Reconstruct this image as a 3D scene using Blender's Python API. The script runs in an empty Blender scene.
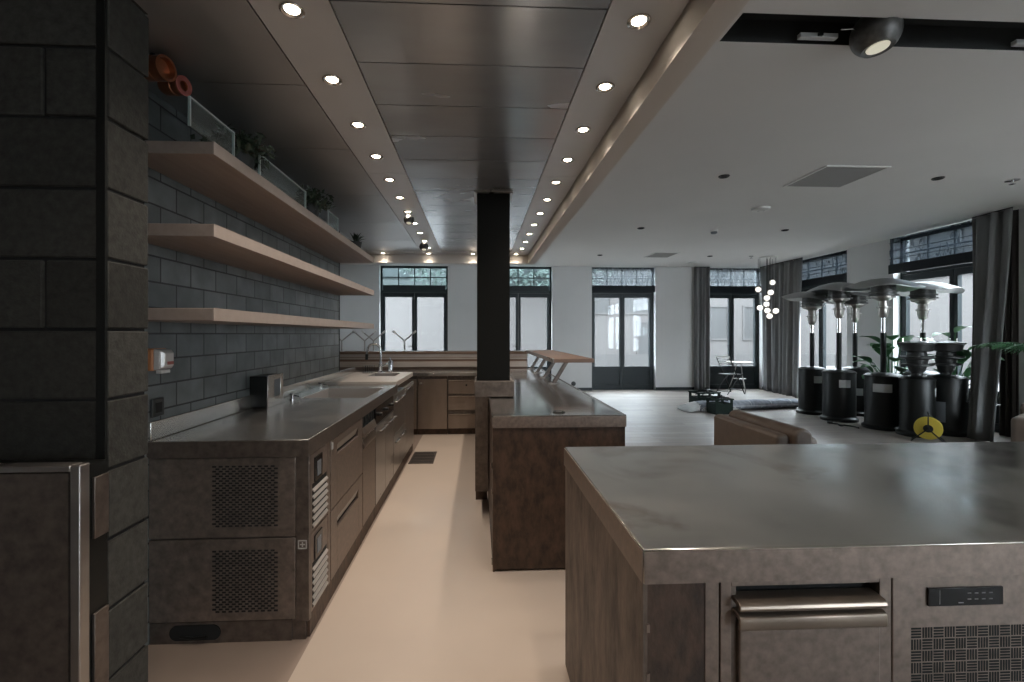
import bpy, math, random
from mathutils import Vector, Matrix
random.seed(7)
R = math.radians
SC = bpy.context.scene
COL = SC.collection

# ------------------------------------------------------------------ camera
cam_d = bpy.data.cameras.new('camera'); cam = bpy.data.objects.new('camera', cam_d); COL.objects.link(cam)
cam.location = (0, 0, 1.40)
cam.rotation_euler = (R(90), 0, R(-2.7))
cam_d.sensor_fit = 'HORIZONTAL'; cam_d.sensor_width = 36.0
cam_d.lens = 455.0 / 1024 * 36.0
cam_d.shift_x = 12.5 / 1024; cam_d.shift_y = -7.0 / 1024
cam_d.clip_start = 0.05; cam_d.clip_end = 200
SC.camera = cam

# ------------------------------------------------------------------ world, sun, exposure
W = bpy.data.worlds.new('sky'); SC.world = W; W.use_nodes = True
bg = W.node_tree.nodes['Background']
bg.inputs['Color'].default_value = (0.85, 0.935, 1.0, 1); bg.inputs['Strength'].default_value = 8.0
def portal(x, y, z, w, h, direction):
    """daylight portal: tells the renderer where the sky comes in; gives no light of its own"""
    d = bpy.data.lights.new('daylight_portal', 'AREA'); d.shape = 'RECTANGLE'; d.size = w; d.size_y = h; d.cycles.is_portal = True
    o = bpy.data.objects.new('daylight_portal', d); COL.objects.link(o); o.location = (x, y, z)
    o.rotation_euler = Vector(direction).to_track_quat('-Z', 'Y').to_euler()
for a, b in ((-2.39, -0.74), (0.17, 1.83), (2.82, 4.43), (5.73, 7.17)): portal((a + b) / 2, 11.49, 1.54, b - a, 3.05, (0, -1, 0))
for a, b in ((8.62, 10.32), (5.84, 7.62), (0.9, 3.9), (-3.4, -0.1)): portal(7.57, (a + b) / 2, 1.54, b - a, 3.05, (-1, 0, 0))
SC.view_settings.view_transform = 'Standard'; SC.view_settings.look = 'None'
SC.view_settings.gamma = 1.0; SC.view_settings.use_curve_mapping = False
SC.view_settings.exposure = 1.70
SC.cycles.sample_clamp_indirect = 4.0; SC.cycles.caustics_reflective = False; SC.cycles.caustics_refractive = False; SC.cycles.blur_glossy = 1.0
SPOT_W = 5.2
SPOT_COL = (1.0, 0.86, 0.73)

# ------------------------------------------------------------------ materials
portal(6.15, -6.32, 1.35, 1.5, 2.7, (0, 1, 0))
def mat(name, col, rough=0.5, metal=0.0, var=0.0, scale=8.0, stretch=(1, 1, 1), bump=0.0, bscale=60.0,
        col2=None, rvar=0.0, emit=None, spec=0.5, detail=3.0):
    m = bpy.data.materials.new(name); m.use_nodes = True
    nt = m.node_tree; n = nt.nodes; l = nt.links; b = n['Principled BSDF']
    b.inputs['Base Color'].default_value = (*col, 1); b.inputs['Roughness'].default_value = rough
    b.inputs['Metallic'].default_value = metal; b.inputs['Specular IOR Level'].default_value = spec
    if emit:
        b.inputs['Emission Color'].default_value = (*emit[0], 1); b.inputs['Emission Strength'].default_value = emit[1]
    if var or col2 or bump or rvar:
        tc = n.new('ShaderNodeTexCoord'); mp = n.new('ShaderNodeMapping'); l.new(tc.outputs['Object'], mp.inputs['Vector'])
        mp.inputs['Scale'].default_value = stretch
        nz = n.new('ShaderNodeTexNoise'); nz.inputs['Scale'].default_value = scale; nz.inputs['Detail'].default_value = detail
        nz.inputs['Roughness'].default_value = 0.55
        l.new(mp.outputs['Vector'], nz.inputs['Vector'])
        if var or col2:
            cr = n.new('ShaderNodeValToRGB'); cr.color_ramp.elements[0].position = 0.22; cr.color_ramp.elements[1].position = 0.78
            if col2 and detail > 6: cr.color_ramp.elements[0].position = 0.36; cr.color_ramp.elements[1].position = 0.66; nz.inputs['Roughness'].default_value = 0.68
            c2 = col2 if col2 else tuple(min(1, c * (1 + var)) for c in col)
            c1 = col if col2 else tuple(c * (1 - var) for c in col)
            cr.color_ramp.elements[0].color = (*c1, 1); cr.color_ramp.elements[1].color = (*c2, 1)
            l.new(nz.outputs['Fac'], cr.inputs['Fac']); l.new(cr.outputs['Color'], b.inputs['Base Color'])
        if rvar:
            mr = n.new('ShaderNodeMapRange'); mr.inputs['From Min'].default_value = 0.3; mr.inputs['From Max'].default_value = 0.7
            mr.inputs['To Min'].default_value = max(0.03, rough - rvar); mr.inputs['To Max'].default_value = min(1, rough + rvar)
            l.new(nz.outputs['Fac'], mr.inputs['Value']); l.new(mr.outputs['Result'], b.inputs['Roughness'])
        if bump:
            nb = n.new('ShaderNodeTexNoise'); nb.inputs['Scale'].default_value = bscale; nb.inputs['Detail'].default_value = 3
            l.new(mp.outputs['Vector'], nb.inputs['Vector'])
            bp = n.new('ShaderNodeBump'); bp.inputs['Strength'].default_value = bump; bp.inputs['Distance'].default_value = 0.01
            l.new(nb.outputs['Fac'], bp.inputs['Height']); l.new(bp.outputs['Normal'], b.inputs['Normal'])
    return m

def brick_mat(name, c1, c2, mortar, bw, rh, ms, axes, off=(0, 0), rough=0.5, bump=0.3, offset=0.5, nvar=0.3, nscale=6, spec=0.5, nstretch=(1, 1, 1), rvar=0.0):
    m = bpy.data.materials.new(name); m.use_nodes = True
    nt = m.node_tree; n = nt.nodes; l = nt.links; b = n['Principled BSDF']
    tc = n.new('ShaderNodeTexCoord'); sp = n.new('ShaderNodeSeparateXYZ'); l.new(tc.outputs['Object'], sp.inputs[0])
    cb = n.new('ShaderNodeCombineXYZ')
    for i in range(2):
        ad = n.new('ShaderNodeMath'); ad.operation = 'ADD'; ad.inputs[1].default_value = off[i]
        l.new(sp.outputs[axes[i]], ad.inputs[0]); l.new(ad.outputs[0], cb.inputs[i])
    bt = n.new('ShaderNodeTexBrick'); l.new(cb.outputs[0], bt.inputs['Vector'])
    bt.inputs['Scale'].default_value = 1.0; bt.inputs['Brick Width'].default_value = bw; bt.inputs['Row Height'].default_value = rh
    bt.inputs['Mortar Size'].default_value = ms; bt.inputs['Mortar Smooth'].default_value = 0.1; bt.offset = offset
    bt.inputs['Color1'].default_value = (*c1, 1); bt.inputs['Color2'].default_value = (*c2, 1); bt.inputs['Mortar'].default_value = (*mortar, 1)
    mp = n.new('ShaderNodeMapping'); l.new(tc.outputs['Object'], mp.inputs['Vector']); mp.inputs['Scale'].default_value = nstretch
    nz = n.new('ShaderNodeTexNoise'); nz.inputs['Scale'].default_value = nscale; nz.inputs['Detail'].default_value = 6
    l.new(mp.outputs['Vector'], nz.inputs['Vector'])
    mr = n.new('ShaderNodeMapRange'); mr.inputs['From Min'].default_value = 0.3; mr.inputs['From Max'].default_value = 0.7
    mr.inputs['To Min'].default_value = 1 - nvar; mr.inputs['To Max'].default_value = 1 + nvar
    l.new(nz.outputs['Fac'], mr.inputs['Value'])
    mx = n.new('ShaderNodeMixRGB'); mx.blend_type = 'MULTIPLY'; mx.inputs[0].default_value = 1
    l.new(bt.outputs['Color'], mx.inputs[1]); l.new(mr.outputs['Result'], mx.inputs[2]); l.new(mx.outputs[0], b.inputs['Base Color'])
    b.inputs['Roughness'].default_value = rough; b.inputs['Specular IOR Level'].default_value = spec
    if rvar:
        m2 = n.new('ShaderNodeMapRange'); m2.inputs['From Min'].default_value = 0.3; m2.inputs['From Max'].default_value = 0.7
        m2.inputs['To Min'].default_value = rough - rvar; m2.inputs['To Max'].default_value = rough + rvar
        l.new(nz.outputs['Fac'], m2.inputs['Value']); l.new(m2.outputs['Result'], b.inputs['Roughness'])
    if bump:
        inv = n.new('ShaderNodeMath'); inv.operation = 'SUBTRACT'; inv.inputs[0].default_value = 1; l.new(bt.outputs['Fac'], inv.inputs[1])
        ad = n.new('ShaderNodeMath'); ad.operation = 'MULTIPLY_ADD'; l.new(nz.outputs['Fac'], ad.inputs[0]); ad.inputs[1].default_value = 0.35; l.new(inv.outputs[0], ad.inputs[2])
        bp = n.new('ShaderNodeBump'); bp.inputs['Strength'].default_value = bump; bp.inputs['Distance'].default_value = 0.006
        l.new(ad.outputs[0], bp.inputs['Height']); l.new(bp.outputs['Normal'], b.inputs['Normal'])
    return m

def clear_mat(name, tint, refl=0.08, rough=0.02, haze=0.0):
    m = bpy.data.materials.new(name); m.use_nodes = True
    nt = m.node_tree; n = nt.nodes; l = nt.links
    n.remove(n['Principled BSDF']); out = n['Material Output']
    tr = n.new('ShaderNodeBsdfTransparent'); tr.inputs[0].default_value = (*tint, 1)
    gl = n.new('ShaderNodeBsdfGlossy'); gl.inputs['Roughness'].default_value = rough
    mx = n.new('ShaderNodeMixShader'); mx.inputs[0].default_value = refl
    l.new(tr.outputs[0], mx.inputs[1]); l.new(gl.outputs[0], mx.inputs[2])
    last = mx
    if haze:
        df = n.new('ShaderNodeBsdfDiffuse'); df.inputs[0].default_value = (0.8, 0.82, 0.84, 1)
        m2 = n.new('ShaderNodeMixShader'); m2.inputs[0].default_value = haze
        l.new(last.outputs[0], m2.inputs[1]); l.new(df.outputs[0], m2.inputs[2]); last = m2
    l.new(last.outputs[0], out.inputs['Surface'])
    return m

def sheer_mat(name, col, see):
    m = bpy.data.materials.new(name); m.use_nodes = True
    nt = m.node_tree; n = nt.nodes; l = nt.links
    n.remove(n['Principled BSDF']); out = n['Material Output']
    tc = n.new('ShaderNodeTexCoord'); mp = n.new('ShaderNodeMapping'); mp.inputs['Scale'].default_value = (6, 6, 1.6); l.new(tc.outputs['Object'], mp.inputs[0])
    nz = n.new('ShaderNodeTexNoise'); nz.inputs['Scale'].default_value = 2.2; nz.inputs['Detail'].default_value = 4; nz.inputs['Distortion'].default_value = 1.2; l.new(mp.outputs[0], nz.inputs[0])
    mr = n.new('ShaderNodeMapRange'); mr.inputs['From Min'].default_value = 0.35; mr.inputs['From Max'].default_value = 0.65
    mr.inputs['To Min'].default_value = see * 0.45; mr.inputs['To Max'].default_value = see * 1.25; l.new(nz.outputs['Fac'], mr.inputs[0])
    tr = n.new('ShaderNodeBsdfTransparent'); tr.inputs[0].default_value = (0.85, 0.95, 1.0, 1)
    df = n.new('ShaderNodeBsdfDiffuse'); df.inputs[0].default_value = (*col, 1)
    tl = n.new('ShaderNodeBsdfTranslucent'); tl.inputs[0].default_value = (*[c * 1.5 for c in col], 1)
    m1 = n.new('ShaderNodeMixShader'); m1.inputs[0].default_value = 0.5; l.new(df.outputs[0], m1.inputs[1]); l.new(tl.outputs[0], m1.inputs[2])
    m2 = n.new('ShaderNodeMixShader'); l.new(mr.outputs[0], m2.inputs[0]); l.new(m1.outputs[0], m2.inputs[1]); l.new(tr.outputs[0], m2.inputs[2])
    l.new(m2.outputs[0], out.inputs['Surface'])
    return m

M = {}
M['white'] = mat('white_paint', (0.62, 0.62, 0.62), 0.75, var=0.03, scale=2)
M['ceil'] = mat('ceiling_paint', (0.66, 0.645, 0.63), 0.8, var=0.03, scale=1.2)
M['bulk'] = mat('bulkhead_paint', (0.62, 0.58, 0.54), 0.7)
def block_mat():
    m = mat('dark_block', (0.04, 0.04, 0.036), 0.75, var=0.38, scale=38, bump=0.22, bscale=120, spec=0.25)
    n = m.node_tree.nodes; l = m.node_tree.links; b = n['Principled BSDF']
    src = b.inputs['Base Color'].links[0].from_socket
    g = n.new('ShaderNodeNewGeometry'); mr = n.new('ShaderNodeMapRange'); mr.inputs['To Min'].default_value = 0.62; mr.inputs['To Max'].default_value = 1.35
    l.new(g.outputs['Random Per Island'], mr.inputs['Value'])
    mx = n.new('ShaderNodeMixRGB'); mx.blend_type = 'MULTIPLY'; mx.inputs[0].default_value = 1
    l.new(src, mx.inputs[1]); l.new(mr.outputs[0], mx.inputs[2]); l.new(mx.outputs[0], b.inputs['Base Color'])
    return m
M['block'] = block_mat()
M['mortar'] = mat('dark_mortar', (0.012, 0.012, 0.012), 0.9)
M['tile'] = brick_mat('dark_wall_tile', (0.105, 0.120, 0.123), (0.165, 0.184, 0.187), (0.018, 0.02, 0.022), 0.2237, 0.118, 0.0045, ('Y', 'Z'), (-1.86 + 0.2237 * 10, -0.93 + 1.18), rough=0.36, bump=0.5, nvar=0.28, nscale=7)
M['steel'] = mat('brushed_steel', (0.36, 0.34, 0.32), 0.34, 0.92, var=0.16, scale=3, stretch=(1, 1, 3), rvar=0.08)
M['steel_top'] = mat('worktop_steel', (0.50, 0.49, 0.47), 0.21, 0.92, var=0.14, scale=4, rvar=0.06, detail=5)
M['steel_dark'] = mat('dull_steel', (0.165, 0.138, 0.12), 0.44, 0.75, var=0.35, scale=30, rvar=0.05)
M['steel_bright'] = mat('bright_steel', (0.62, 0.60, 0.57), 0.2, 0.95)
M['steel_brown'] = mat('warm_steel', (0.245, 0.195, 0.165), 0.45, 0.65, var=0.30, scale=45, rvar=0.05)
M['lip'] = mat('rolled_steel', (0.36, 0.30, 0.25), 0.32, 0.85, var=0.15, scale=9)
M['louvre'] = mat('louvre_steel', (0.50, 0.46, 0.42), 0.4, 0.35)
M['island_steel'] = mat('island_steel', (0.52, 0.495, 0.455), 0.19, 0.92, var=0.24, scale=4.5, rvar=0.07, detail=7)
def stained(m):
    n = m.node_tree.nodes; l = m.node_tree.links; b = n['Principled BSDF']
    src = b.inputs['Base Color'].links[0].from_socket
    tc = n.new('ShaderNodeTexCoord'); nz = n.new('ShaderNodeTexNoise'); nz.inputs['Scale'].default_value = 2.1; nz.inputs['Detail'].default_value = 8
    nz.inputs['Roughness'].default_value = 0.62; nz.inputs['Distortion'].default_value = 0.6; l.new(tc.outputs['Object'], nz.inputs['Vector'])
    cr = n.new('ShaderNodeValToRGB'); cr.color_ramp.elements[0].position = 0.56; cr.color_ramp.elements[1].position = 0.66
    cr.color_ramp.elements[0].color = (0, 0, 0, 1); cr.color_ramp.elements[1].color = (0.6, 0.6, 0.6, 1); l.new(nz.outputs['Fac'], cr.inputs['Fac'])
    mx = n.new('ShaderNodeMixRGB'); l.new(cr.outputs['Color'], mx.inputs[0]); l.new(src, mx.inputs[1]); mx.inputs[2].default_value = (0.24, 0.19, 0.15, 1)
    l.new(mx.outputs[0], b.inputs['Base Color'])
stained(M['island_steel'])
M['counter_steel'] = mat('counter_steel', (0.52, 0.51, 0.495), 0.11, 0.94, var=0.08, scale=4, rvar=0.04)
M['sink'] = mat('satin_sink_steel', (0.36, 0.35, 0.34), 0.4, 0.4)
M['burner'] = mat('dark_burner', (0.035, 0.036, 0.035), 0.45, 0.4)
M['vent'] = mat('vent_grey', (0.30, 0.29, 0.28), 0.7)
M['cabinet_steel'] = mat('cabinet_steel', (0.33, 0.275, 0.235), 0.36, 0.8, var=0.18, scale=3, stretch=(2, 1, .6), rvar=0.05)
M['end_steel'] = mat('end_panel_steel', (0.235, 0.195, 0.168), 0.42, 0.7, var=0.35, scale=30, rvar=0.05)
M['chrome'] = mat('chrome', (0.7, 0.7, 0.7), 0.1, 1.0)
M['panel'] = mat('ceiling_steel', (0.43, 0.455, 0.485), 0.22, 0.62, var=0.12, scale=1.6, stretch=(1, 3, 1), rvar=0.04)
M['panel_dark'] = mat('ceiling_steel_dull', (0.36, 0.365, 0.37), 0.40, 0.75, var=0.14, scale=2.0, rvar=0.04)
M['strip'] = mat('ceiling_strip_steel', (0.56, 0.565, 0.575), 0.48, 0.55, var=0.05, scale=2)
M['black'] = mat('black_metal', (0.008, 0.009, 0.0085), 0.4, 0.0, spec=0.3)
M['blackmatte'] = mat('matte_black', (0.006, 0.007, 0.007), 0.8)
M['column'] = mat('black_column', (0.006, 0.006, 0.005), 0.5, spec=0.15)
M['frame'] = mat('dark_window_frame', (0.018, 0.025, 0.028), 0.45, spec=0.3)
M['rust'] = mat('rusted_panel', (0.030, 0.019, 0.013), 0.6, 0.0, scale=7, stretch=(2.4, 2.4, 1.2), col2=(0.105, 0.062, 0.042), bump=0.2, bscale=26, detail=9)
M['rust_light'] = mat('weathered_panel', (0.055, 0.040, 0.032), 0.6, 0.0, scale=6, stretch=(2.4, 2.4, 0.9), col2=(0.19, 0.145, 0.115), bump=0.15, bscale=26, detail=9)
M['shelf'] = mat('shelf_board', (0.25, 0.20, 0.172), 0.5, scale=5, stretch=(6, 0.6, 6), col2=(0.32, 0.26, 0.225))
M['shelf_edge'] = mat('shelf_edge', (0.34, 0.285, 0.25), 0.45, var=0.08, scale=20)
M['wood'] = mat('brown_wood', (0.14, 0.082, 0.056), 0.5, scale=5, stretch=(0.6, 6, 6), col2=(0.21, 0.13, 0.09))
M['slat'] = mat('pale_slat', (0.40, 0.335, 0.285), 0.5, scale=5, stretch=(0.6, 6, 6), col2=(0.50, 0.42, 0.36))
M['board'] = mat('pale_board', (0.46, 0.41, 0.365), 0.35, var=0.08, scale=4)
M['kfloor'] = mat('beige_floor', (0.55, 0.46, 0.385), 0.40, var=0.05, scale=2.2, bump=0.02, bscale=200, rvar=0.06)
M['dfloor'] = brick_mat('grey_plank_floor', (0.215, 0.188, 0.165), (0.285, 0.252, 0.224), (0.10, 0.085, 0.08), 1.6, 0.16, 0.003, ('X', 'Y'), (20, 20), rough=0.40, bump=0.12, nvar=0.35, nscale=3, nstretch=(1, 9, 1), rvar=0.08)
M['ground'] = mat('pavement', (0.13, 0.125, 0.12), 0.9, var=0.1, scale=3)
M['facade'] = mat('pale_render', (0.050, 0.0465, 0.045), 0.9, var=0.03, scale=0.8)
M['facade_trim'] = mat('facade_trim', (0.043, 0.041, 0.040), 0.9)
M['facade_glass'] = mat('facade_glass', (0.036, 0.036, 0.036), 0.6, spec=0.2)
M['curtain'] = mat('grey_curtain', (0.17, 0.172, 0.172), 0.9, var=0.12, scale=18, stretch=(1, 1, 0.2))
M['pane'] = clear_mat('window_pane', (0.95, 0.97, 0.98), 0.015, 0.02, haze=0.0)
M['pane_green'] = clear_mat('wavy_pane', (0.66, 0.76, 0.78), 0.08, 0.05)
M['railglass'] = clear_mat('rail_glass', (0.78, 0.88, 0.87), 0.14, 0.05, haze=0.03)
M['glassedge'] = mat('glass_edge', (0.42, 0.50, 0.50), 0.3)
M['sheer'] = sheer_mat('dark_sheer_blind', (0.016, 0.02, 0.025), 0.13)
M['sheer_pale'] = sheer_mat('pale_sheer_blind', (0.10, 0.11, 0.12), 0.40)
M['blindbar'] = mat('dark_blind_fold', (0.010, 0.014, 0.018), 0.85)
M['copper'] = mat('copper', (0.36, 0.15, 0.08), 0.3, 0.85)
M['redring'] = mat('red_enamel', (0.30, 0.085, 0.07), 0.4)
M['leaf'] = mat('leaf', (0.022, 0.060, 0.026), 0.45, var=0.4, scale=5)
M['leafbright'] = mat('fresh_leaf', (0.045, 0.15, 0.055), 0.55, var=0.35, scale=4)
M['leafdark'] = mat('dark_leaf', (0.018, 0.034, 0.018), 0.5, var=0.4, scale=9)
M['treeleaf'] = mat('tree_leaf', (0.055, 0.066, 0.055), 0.7, var=0.5, scale=3)
M['bark'] = mat('bark', (0.09, 0.065, 0.05), 0.9)
M['pot'] = mat('dark_pot', (0.018, 0.02, 0.02), 0.6)
M['soil'] = mat('soil', (0.03, 0.02, 0.015), 0.95)
M['leather'] = mat('brown_leather', (0.098, 0.072, 0.055), 0.5, var=0.18, scale=9, bump=0.12, bscale=40)
M['leather_grey'] = mat('taupe_leather', (0.15, 0.115, 0.092), 0.5, var=0.18, scale=9, bump=0.12, bscale=40)
M['label'] = mat('pale_label', (0.42, 0.43, 0.43), 0.5)
M['greyplate'] = mat('grey_plate', (0.14, 0.155, 0.17), 0.5)
M['yellow'] = mat('yellow_plastic', (0.62, 0.47, 0.07), 0.4)
M['rug'] = brick_mat('blue_grey_rug', (0.24, 0.26, 0.30), (0.30, 0.32, 0.36), (0.48, 0.50, 0.53), 0.42, 0.16, 0.010, ('X', 'Z'), (10, 10), rough=0.95, bump=0.2, nvar=0.3, nscale=14)
M['fringe'] = mat('white_fringe', (0.72, 0.72, 0.71), 0.95)
M['crate'] = mat('green_plastic', (0.006, 0.014, 0.010), 0.7, spec=0.2)
M['plastic'] = mat('clear_plastic', (0.55, 0.52, 0.50), 0.15)
M['orange'] = mat('orange_plastic', (0.50, 0.21, 0.09), 0.4)
M['paleplastic'] = mat('pale_plastic', (0.62, 0.61, 0.59), 0.4)
M['darksocket'] = mat('dark_socket', (0.020, 0.022, 0.022), 0.4)
M['bulb'] = mat('lit_bulb', (1, 1, 1), 0.5, emit=((1.0, 0.86, 0.68), 9.0))
M['globe'] = mat('lit_globe', (1, 1, 1), 0.3, emit=((1.0, 0.92, 0.80), 0.35))
M['spotface'] = mat('lamp_face', (0.8, 0.78, 0.68), 0.4, emit=((1.0, 0.93, 0.72), 0.12))
M['ballgrey'] = mat('grey_ball', (0.10, 0.10, 0.098), 0.42, 0.6, var=0.35, scale=30)
M['canopy'] = mat('canopy_metal', (0.30, 0.30, 0.295), 0.4, 0.85, var=0.1, scale=4)
M['display'] = mat('black_display', (0.006, 0.006, 0.007), 0.2)
M['marks'] = mat('grey_print', (0.28, 0.27, 0.26), 0.5)
M['stickermark'] = mat('white_print', (0.5, 0.48, 0.45), 0.5)

# ------------------------------------------------------------------ mesh building
class MB:
    def __init__(s): s.v = []; s.f = []; s.mi = []
    def add(s, vs, fs, mi=0):
        o = len(s.v); s.v += [tuple(p) for p in vs]
        for f in fs: s.f.append([i + o for i in f]); s.mi.append(mi)
        return s
    def box(s, x0, x1, y0, y1, z0, z1, mi=0):
        if x0 > x1: x0, x1 = x1, x0
        if y0 > y1: y0, y1 = y1, y0
        if z0 > z1: z0, z1 = z1, z0
        vs = [(x0, y0, z0), (x1, y0, z0), (x1, y1, z0), (x0, y1, z0), (x0, y0, z1), (x1, y0, z1), (x1, y1, z1), (x0, y1, z1)]
        return s.add(vs, [(0, 3, 2, 1), (4, 5, 6, 7), (0, 1, 5, 4), (1, 2, 6, 5), (2, 3, 7, 6), (3, 0, 4, 7)], mi)
    def hexa(s, lo, hi, mi=0):      # two rings of 4 points
        return s.add(list(lo) + list(hi), [(0, 3, 2, 1), (4, 5, 6, 7), (0, 1, 5, 4), (1, 2, 6, 5), (2, 3, 7, 6), (3, 0, 4, 7)], mi)
    def quad(s, a, b, c, d, mi=0): return s.add([a, b, c, d], [(0, 1, 2, 3)], mi)
    def prism(s, poly, axis, a, b, mi=0):   # poly in the two other axes
        def p(u, v, w): return {'X': (w, u, v), 'Y': (u, w, v), 'Z': (u, v, w)}[axis]
        n = len(poly); vs = [p(u, v, a) for u, v in poly] + [p(u, v, b) for u, v in poly]
        fs = [list(range(n)), list(range(2 * n - 1, n - 1, -1))] + [(i, i + n, (i + 1) % n + n, (i + 1) % n) for i in range(n)]
        return s.add(vs, fs, mi)
    def cyl(s, p0, p1, r0, r1=None, n=20, mi=0, caps=True):
        r1 = r0 if r1 is None else r1
        p0 = Vector(p0); p1 = Vector(p1); d = (p1 - p0).normalized()
        u = d.orthogonal().normalized(); w = d.cross(u)
        vs = []
        for p, r in ((p0, r0), (p1, r1)):
            for i in range(n):
                a = 2 * math.pi * i / n; vs.append(p + u * (r * math.cos(a)) + w * (r * math.sin(a)))
        fs = [(i, (i + 1) % n, (i + 1) % n + n, i + n) for i in range(n)]
        if caps: fs += [list(range(n - 1, -1, -1)), list(range(n, 2 * n))]
        return s.add(vs, fs, mi)
    def lathe(s, prof, c=(0, 0, 0), n=32, mi=0, a0=0.0, a1=2 * math.pi, mat3=None):   # prof: (r, z)
        full = abs(a1 - a0 - 2 * math.pi) < 1e-6; k = n if full else n + 1
        vs = []
        for r, z in prof:
            for i in range(k):
                a = a0 + (a1 - a0) * i / n
                p = Vector((max(r, 1e-4) * math.cos(a), max(r, 1e-4) * math.sin(a), z))
                if mat3: p = mat3 @ p
                vs.append(Vector(c) + p)
        fs = []
        for j in range(len(prof) - 1):
            for i in range(n):
                i2 = (i + 1) % k
                fs.append((j * k + i, j * k + i2, (j + 1) * k + i2, (j + 1) * k + i))
        return s.add(vs, fs, mi)
    def tube(s, pts, r, n=10, mi=0):
        pts = [Vector(p) for p in pts]; rings = []; u = None
        for i, p in enumerate(pts):
            d = (pts[min(i + 1, len(pts) - 1)] - pts[max(i - 1, 0)]).normalized()
            u = d.orthogonal().normalized() if u is None else (u - d * u.dot(d)).normalized()
            w = d.cross(u); rr = r[i] if isinstance(r, (list, tuple)) else r
            rings.append([p + u * (rr * math.cos(2 * math.pi * k / n)) + w * (rr * math.sin(2 * math.pi * k / n)) for k in range(n)])
        vs = [q for ring in rings for q in ring]; fs = []
        for j in range(len(pts) - 1):
            for i in range(n): fs.append((j * n + i, j * n + (i + 1) % n, (j + 1) * n + (i + 1) % n, (j + 1) * n + i))
        fs += [list(range(n - 1, -1, -1)), list(range((len(pts) - 1) * n, len(pts) * n))]
        return s.add(vs, fs, mi)
    def sphere(s, c, r, n=16, mi=0, sz=1.0):
        prof = [(r * math.sin(math.pi * j / n), -r * sz * math.cos(math.pi * j / n)) for j in range(n + 1)]
        return s.lathe(prof, c, n * 2, mi)
    def build(s, name, mt, parent=None, bevel=0.0, smooth=35, local=False, segs=2):
        me = bpy.data.meshes.new(name)
        off = Vector((0, 0, 0))
        if parent is not None and not local:
            q = parent
            while q is not None: off += q.location; q = q.parent
        me.from_pydata([tuple(Vector(v) - off) for v in s.v], [], s.f)
        for m in (mt if isinstance(mt, (list, tuple)) else [mt]): me.materials.append(m)
        me.polygons.foreach_set('material_index', s.mi)
        me.polygons.foreach_set('use_smooth', [True] * len(me.polygons)); me.update()
        import bmesh
        bm = bmesh.new(); bm.from_mesh(me); bmesh.ops.recalc_face_normals(bm, faces=bm.faces); bm.to_mesh(me); bm.free()
        me.set_sharp_from_angle(angle=R(smooth))
        o = bpy.data.objects.new(name, me); COL.objects.link(o)
        if parent is not None: o.parent = parent
        if bevel:
            b = o.modifiers.new('edge', 'BEVEL'); b.width = bevel; b.segments = segs; b.limit_method = 'ANGLE'; b.angle_limit = R(40)
            b.harden_normals = False
        return o

def tag(o, label=None, cat=None, group=None, kind=None):
    if label: o['label'] = label
    if cat: o['category'] = cat
    if group: o['group'] = group
    if kind: o['kind'] = kind
    return o
def thing(name, label, cat, loc=(0, 0, 0), rz=0.0, group=None):
    o = bpy.data.objects.new(name, None); COL.objects.link(o); o.empty_display_size = 0.05
    o.location = loc; o.rotation_euler = (0, 0, rz)
    return tag(o, label, cat, group)
def struct(name, mb, mt, parent=None, **k):
    o = mb.build(name, mt, parent, **k)
    if parent is None: tag(o, kind='structure')
    return o
def copy_tree(o, parent=None):
    c = o.copy(); COL.objects.link(c)
    if parent is not None: c.parent = parent
    for ch in list(o.children): copy_tree(ch, c)
    return c
def box(x0, x1, y0, y1, z0, z1): return MB().box(x0, x1, y0, y1, z0, z1)

ORD = ['first', 'second', 'third', 'fourth', 'fifth', 'sixth', 'seventh', 'eighth', 'ninth', 'tenth', 'eleventh', 'twelfth', 'thirteenth']

# ================================================================== THE SHELL
CZ = 3.075       # white ceiling
MZ = 2.50        # metal ceiling over the kitchen
YB = 11.17       # back wall
XR = 7.25        # right wall
struct('ground', box(-30, 40, -14, 30, -0.40, -0.05), M['ground'])
struct('floor', box(-0.765, 0.86, -6.0, 6.95, -0.04, 0.0), M['kfloor'])
M['bfloor'] = mat('brown_floor', (0.30, 0.235, 0.195), 0.5, var=0.08, scale=3)
struct('floor_2', box(-1.62, -0.765, -6.0, 6.95, -0.04, 0.0), M['bfloor'])
f2 = MB().box(0.86, XR + 0.3, -6.0, YB + 0.3, -0.04, 0.0).box(-3.9, 0.86, 6.95, YB + 0.3, -0.04, 0.0).box(-3.9, -1.62, -6.0, 6.95, -0.04, 0)
struct('floor_1', f2, M['dfloor'])
# white ceiling with a black slot
c = MB()
SX0, SX1, SY0, SY1 = 1.38, 4.6, 2.31, 2.545
c.box(0.80, SX0, -6, YB + 0.3, CZ, CZ + 0.15); c.box(SX1, XR + 0.3, -6, YB + 0.3, CZ, CZ + 0.15)
c.box(SX0, SX1, -6, SY0, CZ, CZ + 0.15); c.box(SX0, SX1, SY1, YB + 0.3, CZ, CZ + 0.15)
c.box(-3.9, 0.80, 6.42, YB + 0.3, CZ, CZ + 0.15)
c.box(-3.9, 0.80, -6, 6.42, CZ, CZ + 0.15)
ceil = struct('ceiling', c, M['ceil'])
s = MB().box(SX0, SX1, SY0, SY1, CZ + 0.13, CZ + 0.15).box(SX0 - .004, SX0 + 0.002, SY0, SY1, CZ + 0.002, CZ + 0.14).box(SX0, SX1, SY1 - 0.003, SY1 + .004, CZ + 0.002, CZ + 0.14).box(SX0, SX1, SY0 - .004, SY0 + 0.003, CZ + 0.002, CZ + 0.14)
struct('trim_1', s, M['blackmatte'])

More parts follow.
